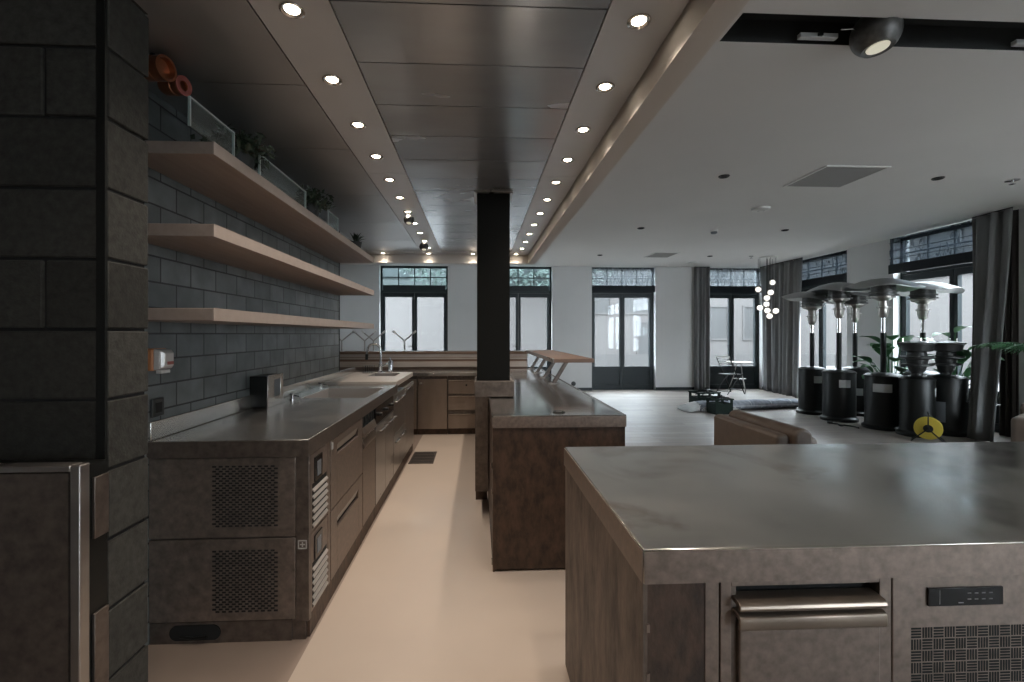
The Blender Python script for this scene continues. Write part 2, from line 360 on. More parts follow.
# metal ceiling: panels, strips and the painted bulkhead around it
SL0, SL1, SR0, SR1 = -0.76, -0.49, 0.44, 0.70
def panels(name, x0, x1, ys, mats, z=MZ):
    mb = MB(); g = 0.0028
    for i in range(len(ys) - 1):
        mb.box(x0 + g, x1 - g, ys[i] + g, ys[i + 1] - g, z, z + 0.012, mi=(i * 7) % len(mats))
    mb.box(x0, x1, ys[0], ys[-1], z + 0.012, z + 0.03, mi=len(mats))
    return struct(name, mb, list(mats) + [M['blackmatte']])
M['panel2'] = mat('ceiling_steel_b', (0.39, 0.415, 0.445), 0.25, 0.62, var=0.12, scale=1.6, stretch=(1, 3, 1), rvar=0.04)
yc = [-3.25 + 0.341 * i for i in range(28)]; yc = [y for y in yc if y < 5.9] + [6.10]
panels('ceiling_1', SL1, SR0, yc, [M['panel'], M['panel2']])
yl = [-3.1, -1.4, 0.30, 1.35, 2.05, 2.75, 3.66, 4.55, 5.4, 6.10]
panels('ceiling_2', -1.48, SL0, yl, [M['panel_dark'], M['panel_dark']])
panels('ceiling_3', SL0, SL1, [-3.1, 0.1, 3.15, 6.10], [M['strip']])
panels('ceiling_4', SR0, SR1, [-3.1, 0.1, 3.15, 6.10], [M['strip']])
panels('ceiling_5', -3.0, SR1, [6.10, 6.33], [M['strip']])
panels('ceiling_6', -3.0, -1.48, [4.95, 6.10], [M['strip']])
b = MB().box(SR1, SR1 + 0.10, -6, 6.43, 2.385, CZ).box(-3.0, SR1, 6.33, 6.43, 2.385, CZ)
struct('trim_2', b, M['bulk'])
# back wall with four tall openings
WIN = [(-2.39, -0.74), (0.17, 1.83), (2.82, 4.43), (5.73, 7.17)]
w = MB(); x = -3.6
for a, bb in WIN: w.box(x, a, YB, YB + 0.30, 0, CZ); x = bb
w.box(x, XR + 0.3, YB, YB + 0.30, 0, CZ)
struct('wall_back', w, M['white'])
RW = [(8.62, 10.32), (5.84, 7.62), (0.9, 3.9), (-3.4, -0.1)]  # last two openings are unseen, added and widened to bring in daylight
w = MB(); y = YB
for a, bb in RW: w.box(XR, XR + 0.30, bb, y, 0, CZ); y = a
w.box(XR, XR + 0.30, -6, y, 0, CZ)
struct('wall_right', w, M['white'])
w = MB().box(-3.9, 1.6, -6.3, -6, 0, CZ).box(1.6, 5.4, -6.3, -6, 0, CZ).box(6.9, XR + 0.3, -6.3, -6, 0, CZ).box(5.4, 6.9, -6.3, -6, 2.7, CZ)  # the gap in this unseen wall is added, sized for the light it admits
struct('wall_rear', w, M['white'])
struct('wall_left', box(-3.9, -3.6, -6, YB + 0.3, 0, CZ), M['white'])
struct('wall_kitchen', box(-1.60, -1.48, 1.62, 4.92, 0, MZ + 0.03), M['tile'])
struct('trim_3', box(-1.612, -1.474, 4.92, 4.935, 0, MZ), M['black'])
bb_ = MB(); x = -3.6
for a, c2 in WIN: bb_.box(x, a, YB - 0.015, YB, 0, 0.07); x = c2
bb_.box(x, XR, YB - 0.015, YB, 0, 0.07)
struct('baseboard_back', bb_, M['frame'])
bb_ = MB(); y = YB
for a, c2 in RW: bb_.box(XR - 0.015, XR, c2, y, 0, 0.07); y = a
bb_.box(XR - 0.015, XR, -6, y, 0, 0.07)
struct('baseboard_right', bb_, M['frame'])

# block pier at the near left: separate dark blocks on a mortar core
pier = MB(); PX = -1.134
zs = [1.414 + 0.216 * k for k in range(-7, 8)]; zs[0] = 0.0
for i in range(len(zs) - 1):
    z0, z1 = zs[i] + 0.005, min(zs[i + 1] - 0.005, CZ - 0.005)
    if z0 >= z1: continue
    js = [-1.32, -1.76, -2.2] if i in (7, 10, 4, 1) else ([-1.74, -2.18] if i % 2 else [-1.95])
    xs = [-1.160] + js + [-2.9]
    for k in range(len(xs) - 1):
        dy = random.uniform(-0.003, 0.003)
        pier.box(xs[k + 1] + 0.005, xs[k] - 0.005, 1.448 + dy, 1.60, z0, z1)
    pier.box(-1.158, PX + random.uniform(-0.002, 0.002), 1.452, 1.624, z0, z1)
struct('wall_front', pier, M['block'], bevel=0.004)
core = MB().box(-2.9, -1.142, 1.458, 1.615, 0, CZ)
struct('trim_4', core, M['mortar'])
struct('trim_5', box(-1.163, -1.137, 1.443, 1.453, 0, CZ), M['black'])

# windows: tall double-leaf glazed doors with gridded transom lights
def window(n, a, b, axis, green=False):
    """a..b along the wall; axis 'X' = back wall, 'Y' = right wall"""
    P = (lambda u0, u1, d0, d1, z0, z1: (u0, u1, YB + d0, YB + d1, z0, z1)) if axis == 'X' else (lambda u0, u1, d0, d1, z0, z1: (XR + d0, XR + d1, u0, u1, z0, z1))
    root = bpy.data.objects.new('window_%d' % n, None); COL.objects.link(root); tag(root, kind='structure')
    m = MB(); mid = (a + b) / 2; F = 0.045; d0, d1 = 0.13, 0.20
    m.box(*P(a, a + F, d0, d1, 0, CZ)); m.box(*P(b - F, b, d0, d1, 0, CZ))
    m.box(*P(a + F, b - F, d0, d1, CZ - 0.05, CZ)); m.box(*P(a + F, b - F, d0, d1, 2.42, 2.47)); m.box(*P(a + F, b - F, d0, d1, 0, 0.03))
    g = MB(); ws = b - a - 2 * F
    for i in range(1, 4): u = a + F + ws * i / 4; g.box(*P(u - 0.012, u + 0.012, d0 + 0.015, d1 - 0.015, 2.47, CZ - 0.05))
    g.box(*P(a + F, b - F, d0 + 0.015, d1 - 0.015, 2.785, 2.81))
    m.build('window_frame', M['frame'], root); g.build('glazing_bar', M['frame'], root)
    box(*P(a + F, b - F, 0.162, 0.168, 2.47, CZ - 0.05)).build('transom_pane', M['pane_green'] if green else M['pane'], root)
    for u0, u1, hs in ((a + F, mid, -1), (mid, b - F, 1)):
        lf = MB(); S = 0.062
        lf.box(*P(u0 + .004, u0 + S, d0, d1, 0.03, 2.415)); lf.box(*P(u1 - S, u1 - .004, d0, d1, 0.03, 2.415))
        lf.box(*P(u0 + S, u1 - S, d0, d1, 2.31, 2.415)); lf.box(*P(u0 + S, u1 - S, d0, d1, 0.50, 0.585)); lf.box(*P(u0 + S, u1 - S, d0, d1, 0.03, 0.12))
        lo = lf.build('door_leaf', M['frame'], root)
        box(*P(u0 + S, u1 - S, d0 + 0.03, d1 - 0.02, 0.12, 0.50)).build('kick_panel', M['frame'], lo)
        box(*P(u0 + S, u1 - S, 0.162, 0.168, 0.585, 2.31)).build('pane', M['pane'], lo)
        if hs < 0:
            hd = MB(); hu = u1 - 0.04
            hd.box(*P(hu - 0.012, hu + 0.012, d0 - 0.012, d0, 1.0, 1.16)); hd.box(*P(hu - 0.11, hu + 0.01, d0 - 0.045, d0 - 0.03, 1.09, 1.11)); hd.box(*P(hu - 0.008, hu + 0.008, d0 - 0.04, d0 - 0.01, 1.09, 1.11))
            hd.build('handle', M['black'], lo)
    return root
for i, (a, bb) in enumerate(WIN): window(i + 1, a, bb, 'X', green=i < 2)
for i, (a, bb) in enumerate(RW): window(i + 5, a, bb, 'Y')

def blind(a, b, axis, label, pale, inset=0.0):
    P = (lambda u, d, z: (u, YB + d, z)) if axis == 'X' else (lambda u, d, z: (XR + d, u, z))
    root = thing('roman_blind', label, 'blind', P((a + b) / 2, 0.02, 2.45), group='roman blinds over the transom windows')
    m = MB(); nu, nz = 36, 12
    vs = []
    for side in (0, 1):
        for j in range(nz + 1):
            z = 2.56 + (CZ - 0.012 - 2.56) * j / nz
            for i in range(nu + 1):
                u = a + (b - a) * i / nu
                d = 0.05 + inset + 0.006 * math.sin(i * 1.7 + j) - 0.010 * abs(math.sin(math.pi * j / 4)) + side * 0.003
                vs.append(P(u, d, z))
    K = (nu + 1) * (nz + 1); fs = []
    for j in range(nz):
        for i in range(nu):
            q = (j * (nu + 1) + i, j * (nu + 1) + i + 1, (j + 1) * (nu + 1) + i + 1, (j + 1) * (nu + 1) + i)
            fs.append(q)
    m.add(vs[:K], fs)
    m.build('blind_fabric', M['sheer_pale'] if pale else M['sheer'], root)
    st = MB(); k = MB()
    for k2, (dz, dd) in enumerate(((0.0, 0.0), (0.028, 0.018), (0.056, 0.036))):
        p0 = P(a, 0.012 + inset + dd * 0.6, 2.445 + dz); p1 = P(b, 0.024 + inset + dd * 0.6, 2.60 + dz * 0.2)
        k.box(p0[0], p1[0], p0[1], p1[1], p0[2], p1[2])
    k.build('bottom_fold', M['blindbar'], root)
    for z in (2.70, 2.84, 2.98):
        p0 = P(a, 0.030 + inset, z - 0.004); p1 = P(b, 0.038 + inset, z + 0.004); st.box(p0[0], p1[0], p0[1], p1[1], p0[2], p1[2])
    st.build('blind_rod', M['blindbar'], root)
    return root
blind(WIN[2][0] + .01, WIN[2][1] - .01, 'X', 'pale sheer roman blind above the glazed doors next to the bar end', True)
blind(WIN[3][0] + .01, WIN[3][1] - .01, 'X', 'pale sheer roman blind above the glazed doors behind the small table', True)
blind(RW[0][0] + .01, RW[0][1] - .01, 'Y', 'small dark sheer roman blind between the corner curtain and white pier', False)
blind(RW[1][0] - .0, RW[1][1] + .02, 'Y', 'large dark crinkled roman blind above the row of patio heaters', False, inset=-0.085)
dk = MB().box(WIN[0][0] + .06, WIN[0][1] - .06, YB + 0.11, YB + 0.13, 2.45, 2.60)
struct('trim_6', dk, M['frame']); struct('trim_7', box(WIN[1][0] + .06, WIN[1][1] - .06, YB + 0.11, YB + 0.13, 2.45, 2.60), M['frame'])

# ================================================================== OUTSIDE
def facade(name, label, X0, X1, axis, D, top, wins, depth=0.6):
    P = (lambda u0, u1, d0, d1, z0, z1: (u0, u1, D + d0, D + d1, z0, z1)) if axis == 'X' else (lambda u0, u1, d0, d1, z0, z1: (D + d0, D + d1, u0, u1, z0, z1))
    loc = ((X0 + X1) / 2, D, -0.05) if axis == 'X' else (D, (X0 + X1) / 2, -0.05)
    root = thing(name, label, 'building', loc)
    box(*P(X0, X1, 0, depth, -0.05, top)).build('wall_panel', M['facade'], root)
    co = MB().box(*P(X0, X1, -0.12, 0, 3.35, 3.55)).box(*P(X0, X1, -0.06, 0, -0.05, 0.5)); co.build('cornice', M['facade_trim'], root)
    for (u, w_, z0, z1) in wins:
        fr = MB(); t = 0.08
        fr.box(*P(u - w_ / 2 - t, u - w_ / 2, -0.05, 0, z0 - t, z1 + t)).box(*P(u + w_ / 2, u + w_ / 2 + t, -0.05, 0, z0 - t, z1 + t))
        fr.box(*P(u - w_ / 2, u + w_ / 2, -0.05, 0, z1, z1 + t)).box(*P(u - w_ / 2, u + w_ / 2, -0.05, 0, z0 - t, z0))
        fo = fr.build('window_surround', M['facade_trim'], root)
        gl = MB().box(*P(u - w_ / 2, u + w_ / 2, -0.012, 0, z0, z1)); gl.build('pane', M['facade_glass'], fo)
    return root
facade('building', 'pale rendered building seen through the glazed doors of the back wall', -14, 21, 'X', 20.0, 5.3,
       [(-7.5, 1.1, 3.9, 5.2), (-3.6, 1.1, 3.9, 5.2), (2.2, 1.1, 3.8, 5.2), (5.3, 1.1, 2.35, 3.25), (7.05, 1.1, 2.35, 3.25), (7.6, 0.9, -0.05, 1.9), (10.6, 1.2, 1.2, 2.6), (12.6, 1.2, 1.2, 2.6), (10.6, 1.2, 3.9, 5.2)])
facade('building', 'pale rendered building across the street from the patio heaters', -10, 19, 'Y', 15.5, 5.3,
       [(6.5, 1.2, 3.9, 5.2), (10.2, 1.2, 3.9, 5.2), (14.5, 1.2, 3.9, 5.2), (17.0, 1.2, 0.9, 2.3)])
def street_tree(x, y, label, seed):
    rnd = random.Random(seed)
    root = thing('street_tree', label, 'tree', (x, y, -0.05), group='street trees behind the back windows')
    MB().tube([(x, y, -0.05), (x + 0.03, y, 1.2), (x - 0.04, y + 0.02, 2.5), (x, y, 3.6)], [0.12, 0.1, 0.08, 0.04], 10).build('trunk', M['bark'], root)
    m = MB()
    for i in range(1900):
        while True:
            p = Vector((rnd.uniform(-1, 1), rnd.uniform(-1, 1), rnd.uniform(-1, 1)))
            if 0.25 < p.length < 1: break
        q = Vector((x + p.x * 2.6, y + p.y * 1.2, 4.3 + p.z * 1.45))
        u = Vector((rnd.uniform(-1, 1), rnd.uniform(-1, 1), rnd.uniform(-.6, .6))).normalized() * rnd.uniform(0.07, 0.13)
        v = u.orthogonal().normalized() * 0.05
        m.quad(q - u, q + v, q + u, q - v)
    m.build('crown', M['treeleaf'], root)
street_tree(-0.55, 15.2, 'street tree behind the far glazed doors above the sink', 1)
street_tree(3.1, 18.0, 'street tree behind the glazed doors beside the black column', 2)

# ================================================================== DOWNLIGHTS
def downlight(proto, x, y, label, group):
    if proto is None:
        root = thing('downlight', label, 'downlight', (x, y, MZ), group=group)
        MB().lathe([(0.024, 0.0), (0.027, -0.003), (0.036, -0.006), (0.041, -0.004), (0.042, 0.0)], n=24).build('trim_ring', M['steel_bright'], root, local=True)
        MB().lathe([(0.0, -0.0035), (0.021, -0.003), (0.024, -0.001)], n=20).build('bulb', M['bulb'], root, local=True)
        ld = bpy.data.lights.new('lamp', 'SPOT'); ld.energy = SPOT_W; ld.color = SPOT_COL; ld.spot_size = R(125); ld.spot_blend = 0.9; ld.shadow_soft_size = 0.03
        lo = bpy.data.objects.new('lamp', ld); COL.objects.link(lo); lo.parent = root; lo.location = (0, 0, -0.03)
        return root
    r = copy_tree(proto); r.location = (x, y, MZ); r['label'] = label; r['group'] = group
    return r
proto = None
for (X, where, grp) in ((-0.63, 'in the ceiling strip nearer the shelves', 'downlights in the strip nearer the shelves'),
                        (0.565, 'in the ceiling strip along the white bulkhead', 'downlights in the strip along the bulkhead')):
    for k in range(11):
        r = downlight(proto, X, 1.575 + 0.4255 * k, '%s lit round downlight from the front %s' % (ORD[k], where), grp)
        proto = proto or r
    for k in (1, 3, 5):
        downlight(proto, X, 1.575 - 0.4255 * 2 * k, 'lit downlight behind the viewpoint %s, %s back' % (where.replace('ceiling ', ''), ORD[k // 2]), grp)
for i, X in enumerate((-1.29, -0.675, -0.07, 0.525)):
    r = downlight(proto, X, 6.25, 'small downlight in the cross strip at the ceiling end, %s from the shelves' % ORD[i], 'downlights in the cross strip at the back')
    for ch in r.children:
        if ch.type == 'LIGHT': ch.data = ch.data.copy(); ch.data.energy = SPOT_W * 0.35

# two ball spots hanging from the strip
def ball_spot(x, y, z, r, label, top, group=None, aim=(0.0, -0.3, -1)):
    root = thing('ball_spotlight', label, 'spotlight', (x, y, top), group=group)
    a = Vector(aim).normalized()
    c0 = Vector((x, y, z)); Q = a.to_track_quat('Z', 'Y').to_matrix()
    prof = [(r * math.sin(math.pi * j / 18), -r * math.cos(math.pi * j / 18)) for j in range(0, 15)]
    MB().lathe(prof + [(r * 0.50, r * 0.70)], c0, 32, mat3=Q).build('ball', M['ballgrey'], root)
    MB().lathe([(0.0, r * 0.76), (r * 0.44, r * 0.75), (r * 0.46, r * 0.70)], c0, 24, mat3=Q).build('lamp_face', M['spotface'], root)
    MB().cyl((x, y, z + r * 0.8), (x, y, top), 0.012, n=12).build('stem', M['black'], root)
    return root
ball_spot(-0.625, 4.16, 2.435, 0.048, 'nearer small grey ball spotlight hanging under the metal ceiling strip', MZ, 'small ball spots')
ball_spot(-0.64, 5.43, 2.435, 0.055, 'farther small grey ball spotlight hanging under the metal ceiling strip', MZ, 'small ball spots')
bs = ball_spot(2.20, 2.42, CZ - 0.010, 0.118, 'large grey ball spotlight hanging in the black ceiling slot', CZ + 0.13, aim=(0.06, -0.10, -0.97))
MB().tube([(2.02, 2.44, CZ + 0.02), (2.05, 2.40, CZ - 0.002), (2.085, 2.41, CZ + 0.0)], 0.004, 8).build('wire', M['chrome'], bs)
for xx, lb in ((1.93, 'pale driver box in the black ceiling slot beside the ball spotlight'), (3.22, 'pale driver box in the black ceiling slot near the photo edge')):
    t = thing('driver_box', lb, 'driver box', (xx, 2.49, CZ + 0.02))
    box(xx - 0.11, xx + 0.11, 2.485, 2.517, CZ + 0.004, CZ + 0.03).build('housing', M['label'], t, bevel=0.003)
    box(xx - 0.012, xx + 0.012, 2.47, 2.485, CZ + 0.008, CZ + 0.024).build('connector', M['black'], t)

# ceiling fittings of the dining side
def hatch(x0, x1, y0, y1, label):
    t = thing('ceiling_vent', label, 'vent', ((x0 + x1) / 2, (y0 + y1) / 2, CZ))
    m = MB(); w_ = 0.022
    m.box(x0, x1, y0, y0 + w_, CZ - 0.012, CZ).box(x0, x1, y1 - w_, y1, CZ - 0.012, CZ).box(x0, x0 + w_, y0 + w_, y1 - w_, CZ - 0.012, CZ).box(x1 - w_, x1, y0 + w_, y1 - w_, CZ - 0.012, CZ)
    m.build('vent_frame', M['paleplastic'], t)
    g = MB(); n = 26
    for i in range(n):
        yy = y0 + w_ + (y1 - y0 - 2 * w_) * (i + 0.2) / n; g.box(x0 + w_, x1 - w_, yy, yy + (y1 - y0) / n * 0.55, CZ - 0.009, CZ - 0.003)
    g.build('vent_grille', M['vent'], t)
    box(x0 + w_, x1 - w_, y0 + w_, y1 - w_, CZ - 0.003, CZ).build('vent_backing', M['greyplate'], t)
hatch(3.45, 4.12, 4.35, 5.0, 'large square air vent in the white ceiling')
hatch(3.62, 4.14, 9.15, 9.75, 'small square air vent near the back wall in the white ceiling')
SPOTS = [(2.605, 4.706, 'black round unlit downlight in white ceiling, nearest the white bulkhead'), (4.933, 4.658, 'black round unlit downlight just past the large ceiling vent'),
         (4.938, 7.103, 'black round unlit downlight above the first patio heater'), (2.572, 7.077, 'black round unlit downlight in front of the doors next to the bar end'),
         (2.583, 9.536, 'tiny black unlit downlight at the back, nearest the bulkhead corner'), (4.976, 9.547, 'tiny black unlit downlight close to the small ceiling vent')]
for xx, yy, lb in SPOTS:
    t = thing('unlit_downlight', lb, 'downlight', (xx, yy, CZ), group='black downlights in the white ceiling')
    MB().lathe([(0.030, -0.002), (0.050, -0.012), (0.056, -0.004), (0.056, 0.0)], (xx, yy, CZ), 20).build('rim', M['black'], t)
    MB().lathe([(0.0, -0.001), (0.032, -0.001), (0.034, -0.003)], (xx, yy, CZ), 16).build('lens', M['blackmatte'], t)
for xx, yy, r_, lb in ((3.757, 5.878, 0.115, 'round white access point on the ceiling behind the large vent'), (5.018, 10.4, 0.13, 'round white access point on the ceiling beside the back wall')):
    t = thing('ceiling_disc', lb, 'access point', (xx, yy, CZ))
    MB().lathe([(0, -0.040), (r_ * 0.7, -0.038), (r_ * 0.95, -0.026), (r_, -0.01), (r_, 0)], (xx, yy, CZ), 28).build('cover', M['paleplastic'], t)
    MB().lathe([(r_ * 0.30, -0.0415), (r_ * 0.36, -0.0412)], (xx, yy, CZ), 24).build('status_ring', M['greyplate'], t)
t = thing('smoke_detector', 'small grey smoke detector on the white ceiling', 'smoke detector', (3.796, 7.157, CZ))
MB().lathe([(0.062, 0), (0.062, -0.018), (0.05, -0.03)], (3.796, 7.157, CZ), 24).build('base_plate', M['paleplastic'], t)
MB().lathe([(0.05, -0.03), (0.048, -0.055), (0.03, -0.064), (0, -0.066)], (3.796, 7.157, CZ), 24).build('sensor_head', M['greyplate'], t)
t = thing('sprinkler', 'tiny pale sprinkler head on the ceiling above the globe pendant', 'sprinkler', (5.855, 9.5, CZ))
MB().lathe([(0.045, 0), (0.045, -0.01), (0.014, -0.014), (0.014, -0.04), (0.028, -0.044), (0.028, -0.048), (0, -0.05)], (5.855, 9.5, CZ), 18).build('head', M['chrome'], t)
t = thing('sprinkler', 'pale sprinkler head on the ceiling at the photo edge', 'sprinkler', (5.80, 4.677, CZ))
MB().lathe([(0.06, 0), (0.06, -0.01), (0.014, -0.014), (0.014, -0.04), (0.028, -0.044), (0.028, -0.048), (0, -0.05)], (5.80, 4.677, CZ), 18).build('head', M['chrome'], t)

# ================================================================== LEFT KITCHEN RUN
LX = -0.77; LB = -1.478
# worktop: steel with a folded front lip and a sink
wt = thing('steel_worktop', 'long stainless worktop with sink and upstand along the tiled wall', 'worktop', (-1.12, 3.3, 0.842))
m = MB(); zt, zb = 0.92, 0.842
SKX0, SKX1, SKY0, SKY1 = -1.325, -0.84, 3.47, 4.10
m.box(LB, LX, 2.105, SKY0, zb, zt).box(LB, LX, SKY1, 4.40, zb, zt).box(LB, SKX0, SKY0, SKY1, zb, zt).box(SKX1, LX, SKY0, SKY1, zb, zt)
m.build('top', M['steel_top'], wt, bevel=0.003)
MB().box(LB, LX - .001, 2.1035, 2.106, 0.843, 0.916).box(LX - .001, LX + .0015, 2.105, 4.40, 0.843, 0.916).build('front_lip', M['steel_dark'], wt)
m = MB(); t_ = 0.004; zk = 0.75
e_ = 0.003; ax0, ax1, ay0, ay1 = SKX0 + e_, SKX1 - e_, SKY0 + e_, SKY1 - e_
m.box(ax0 - t_, ax0, ay0 - t_, ay1 + t_, zk, zt - 0.001).box(ax1, ax1 + t_, ay0 - t_, ay1 + t_, zk, zt - .001).box(ax0, ax1, ay0 - t_, ay0, zk, zt - .001).box(ax0, ax1, ay1, ay1 + t_, zk, zt - .001).box(ax0 - t_, ax1 + t_, ay0 - t_, ay1 + t_, zk - t_, zk)
sk = m.build('sink_bowl', M['sink'], wt)
MB().lathe([(0.0, 0.004), (0.03, 0.005), (0.04, 0.001)], (-1.08, 3.8, zk), 20).build('drain', M['steel_bright'], sk)
MB().box(LB, LB + 0.018, 2.105, 5.50, zt, zt + 0.085).build('upstand', M['steel_bright'], wt, bevel=0.004)
# raised pale board with a small basin at the far end
bd = thing('pale_worktop', 'pale raised worktop with small basin at the far end of the run', 'worktop', (-1.12, 4.95, 0.90))
m = MB(); z0, z1 = 0.895, 0.945; bx0, bx1, by0, by1 = -1.20, -0.90, 4.98, 5.36
m.box(LB + 0.02, LX - 0.01, 4.40, by0, z0, z1).box(LB + 0.02, LX - 0.01, by1, 5.50, z0, z1).box(LB + .02, bx0, by0, by1, z0, z1).box(bx1, LX - .01, by0, by1, z0, z1)
m.build('slab', M['board'], bd, bevel=0.004)
q0, q1, r0, r1 = bx0 + .003, bx1 - .003, by0 + .003, by1 - .003
m = MB().box(q0 - .004, q0, r0, r1, 0.84, z1 - .001).box(q1, q1 + .004, r0, r1, 0.84, z1 - .001).box(q0, q1, r0 - .004, r0, 0.84, z1 - .001).box(q0, q1, r1, r1 + .004, 0.84, z1 - .001).box(q0, q1, r0, r1, 0.836, 0.84)
m.build('basin', M['sink'], bd)

def end_grille(mb_hole, x0, x1, z0, z1, y, nx, nz):
    dx = (x1 - x0) / nx; dz = (z1 - z0) / nz
    for j in range(nz):
        for i in range(nx):
            if (i + j) % 2 == 0: continue
            a = x0 + i * dx; c = z0 + j * dz
            mb_hole.box(a - dx * .10, a + dx * 1.10, y - 0.0012, y, c + dz * .14, c + dz * .86)

fr = thing('refrigerated_counter', 'stainless refrigerated counter with vent grilles and drawers nearest the block pier', 'refrigerated counter', (-1.12, 2.6, 0))
Y0, Y1 = 2.115, 3.085
m = MB().box(LB + 0.001, LX - 0.02, Y0 + 0.012, Y1, 0.0, 0.842)
m.build('body', M['steel_dark'], fr)
# end cover panels
e = MB().box(LB + 0.001, -0.832, Y0, Y0 + 0.012, 0.478, 0.838); up = e.build('end_panel', M['end_steel'], fr, bevel=0.002)
e = MB().box(LB + 0.001, -0.832, Y0, Y0 + 0.012, 0.100, 0.470); lo = e.build('end_panel', M['end_steel'], fr, bevel=0.002)
g = MB(); end_grille(g, -1.198, -0.911, 0.525, 0.805, Y0 - 0.0002, 20, 26); g.build('vent_grille', M['blackmatte'], up)
g = MB(); end_grille(g, -1.198, -0.911, 0.138, 0.422, Y0 - 0.0002, 20, 26); g.build('vent_grille', M['blackmatte'], lo)
MB().box(-0.829, LX, Y0, Y0 + 0.03, 0.09, 0.842).build('corner_post', M['steel_dark'], fr, bevel=0.002)
e = MB().box(LB + 0.001, -0.85, Y0 + 0.006, Y0 + 0.014, 0.0, 0.095); pl = e.build('plinth', M['steel_dark'], fr)
ov = []
for i in range(24):
    a = 2 * math.pi * i / 24; ov.append((-1.277 + 0.078 * (1 if math.cos(a) > 0 else -1) + 0.034 * math.cos(a), 0.050 + 0.034 * math.sin(a)))
MB().prism(ov, 'Y', Y0 + 0.0005, Y0 + 0.006).build('plinth_opening', M['blackmatte'], pl)
MB().tube([(-1.34, Y0 + 0.0, 0.034), (-1.28, Y0 - 0.004, 0.028), (-1.22, Y0 - 0.003, 0.034)], 0.006, 8).build('hose', M['black'], pl)
# small sticker: square outline with a cross mark
st = MB(); sx, sz, sh, yy = -0.800, 0.440, 0.020, Y0 - 0.001
for (a, bq, cq, d) in ((-sh, sh, -sh, -sh + .005), (-sh, sh, sh - .005, sh), (-sh, -sh + .005, -sh, sh), (sh - .005, sh, -sh, sh), (-.011, .011, -.0025, .0025), (-.0025, .0025, -.011, .011)):
    st.box(sx + a, sx + bq, yy, yy + 0.001, sz + cq, sz + d)
st.build('sticker', M['stickermark'], fr)
# aisle face: louvred compressor bay and two drawers
def louvre_bay(z0, z1, parent, bright):
    p = MB().box(LX - 0.02, LX - 0.004, 2.15, 2.385, z0, z1).build('compressor_cover', M['steel_brown'], parent, bevel=0.002)
    n = 6; zz0, zz1 = z0 + 0.02, z0 + (z1 - z0) * 0.60
    MB().box(LX - 0.006, LX - 0.0035, 2.165, 2.365, zz0 - .005, zz1 + .005).build('louvre_recess', M['blackmatte'], p)
    sl = MB()
    for i in range(n):
        za = zz0 + (zz1 - zz0) * i / n; h = (zz1 - zz0) / n
        sl.hexa([(LX - 0.004, 2.165, za + h * .30), (LX + 0.005, 2.165, za), (LX + 0.005, 2.365, za), (LX - 0.004, 2.365, za + h * .30)],
                [(LX - 0.004, 2.165, za + h * .50), (LX + 0.005, 2.165, za + h * .22), (LX + 0.005, 2.365, za + h * .22), (LX - 0.004, 2.365, za + h * .50)])
    sl.build('louvre', M['louvre'], p)
    cz = z0 + (z1 - z0) * 0.80
    MB().box(LX - 0.004, LX + 0.002, 2.19, 2.29, cz - 0.065, cz + 0.05).build('control_panel', M['display'], p)
    MB().box(LX + 0.002, LX + 0.004, 2.215, 2.265, cz - 0.045, cz + 0.025).build('control_screen', M['greyplate'], p)
louvre_bay(0.475, 0.838, fr, True); louvre_bay(0.105, 0.468, fr, False)
MB().box(LX - 0.02, LX - 0.003, 2.388, 2.42, 0.10, 0.842).build('divider_post', M['steel_brown'], fr)
def pull_drawer(y0, y1, z0, z1, parent, mt, hz):
    m = MB(); d0, d1 = LX - 0.02, LX; hy0, hy1 = y0 + (y1 - y0) * .16, y1 - (y1 - y0) * .16; h0, h1 = hz, hz + 0.055
    m.box(d0, d1, y0, hy0, z0, z1).box(d0, d1, hy1, y1, z0, z1).box(d0, d1, hy0, hy1, z0, h0).box(d0, d1, hy0, hy1, h1, z1)
    o = m.build('drawer', mt, parent, bevel=0.0015)
    h = MB().box(d0, d0 + 0.004, hy0, hy1, h0, h1)
    h.build('recessed_handle', M['blackmatte'], o)
    MB().hexa([(d0 + .005, hy0 + .01, h0 + .012), (d1 - 0.001, hy0 + .01, h1 - .004), (d1 - 0.001, hy1 - .01, h1 - .004), (d0 + .005, hy1 - .01, h0 + .012)],
              [(d0 + .005, hy0 + .01, h0 + .016), (d1 - 0.001, hy0 + .01, h1), (d1 - 0.001, hy1 - .01, h1), (d0 + .005, hy1 - .01, h0 + .016)]).build('handle_lip', M['steel'], o)
    return o
pull_drawer(2.425, 3.075, 0.475, 0.838, fr, M['steel_brown'], 0.745)
pull_drawer(2.425, 3.075, 0.105, 0.468, fr, M['steel_brown'], 0.345)
MB().box(LX - 0.025, LX - 0.008, Y0 + .03, Y1, 0.0, 0.10).build('front_plinth', M['rust'], fr)  # rust brown put here for the dark brown reflection in the plinth
MB().box(LX - 0.001, LX + 0.003, 2.433, 2.455, 0.79, 0.825).build('name_plate', M['label'], fr)

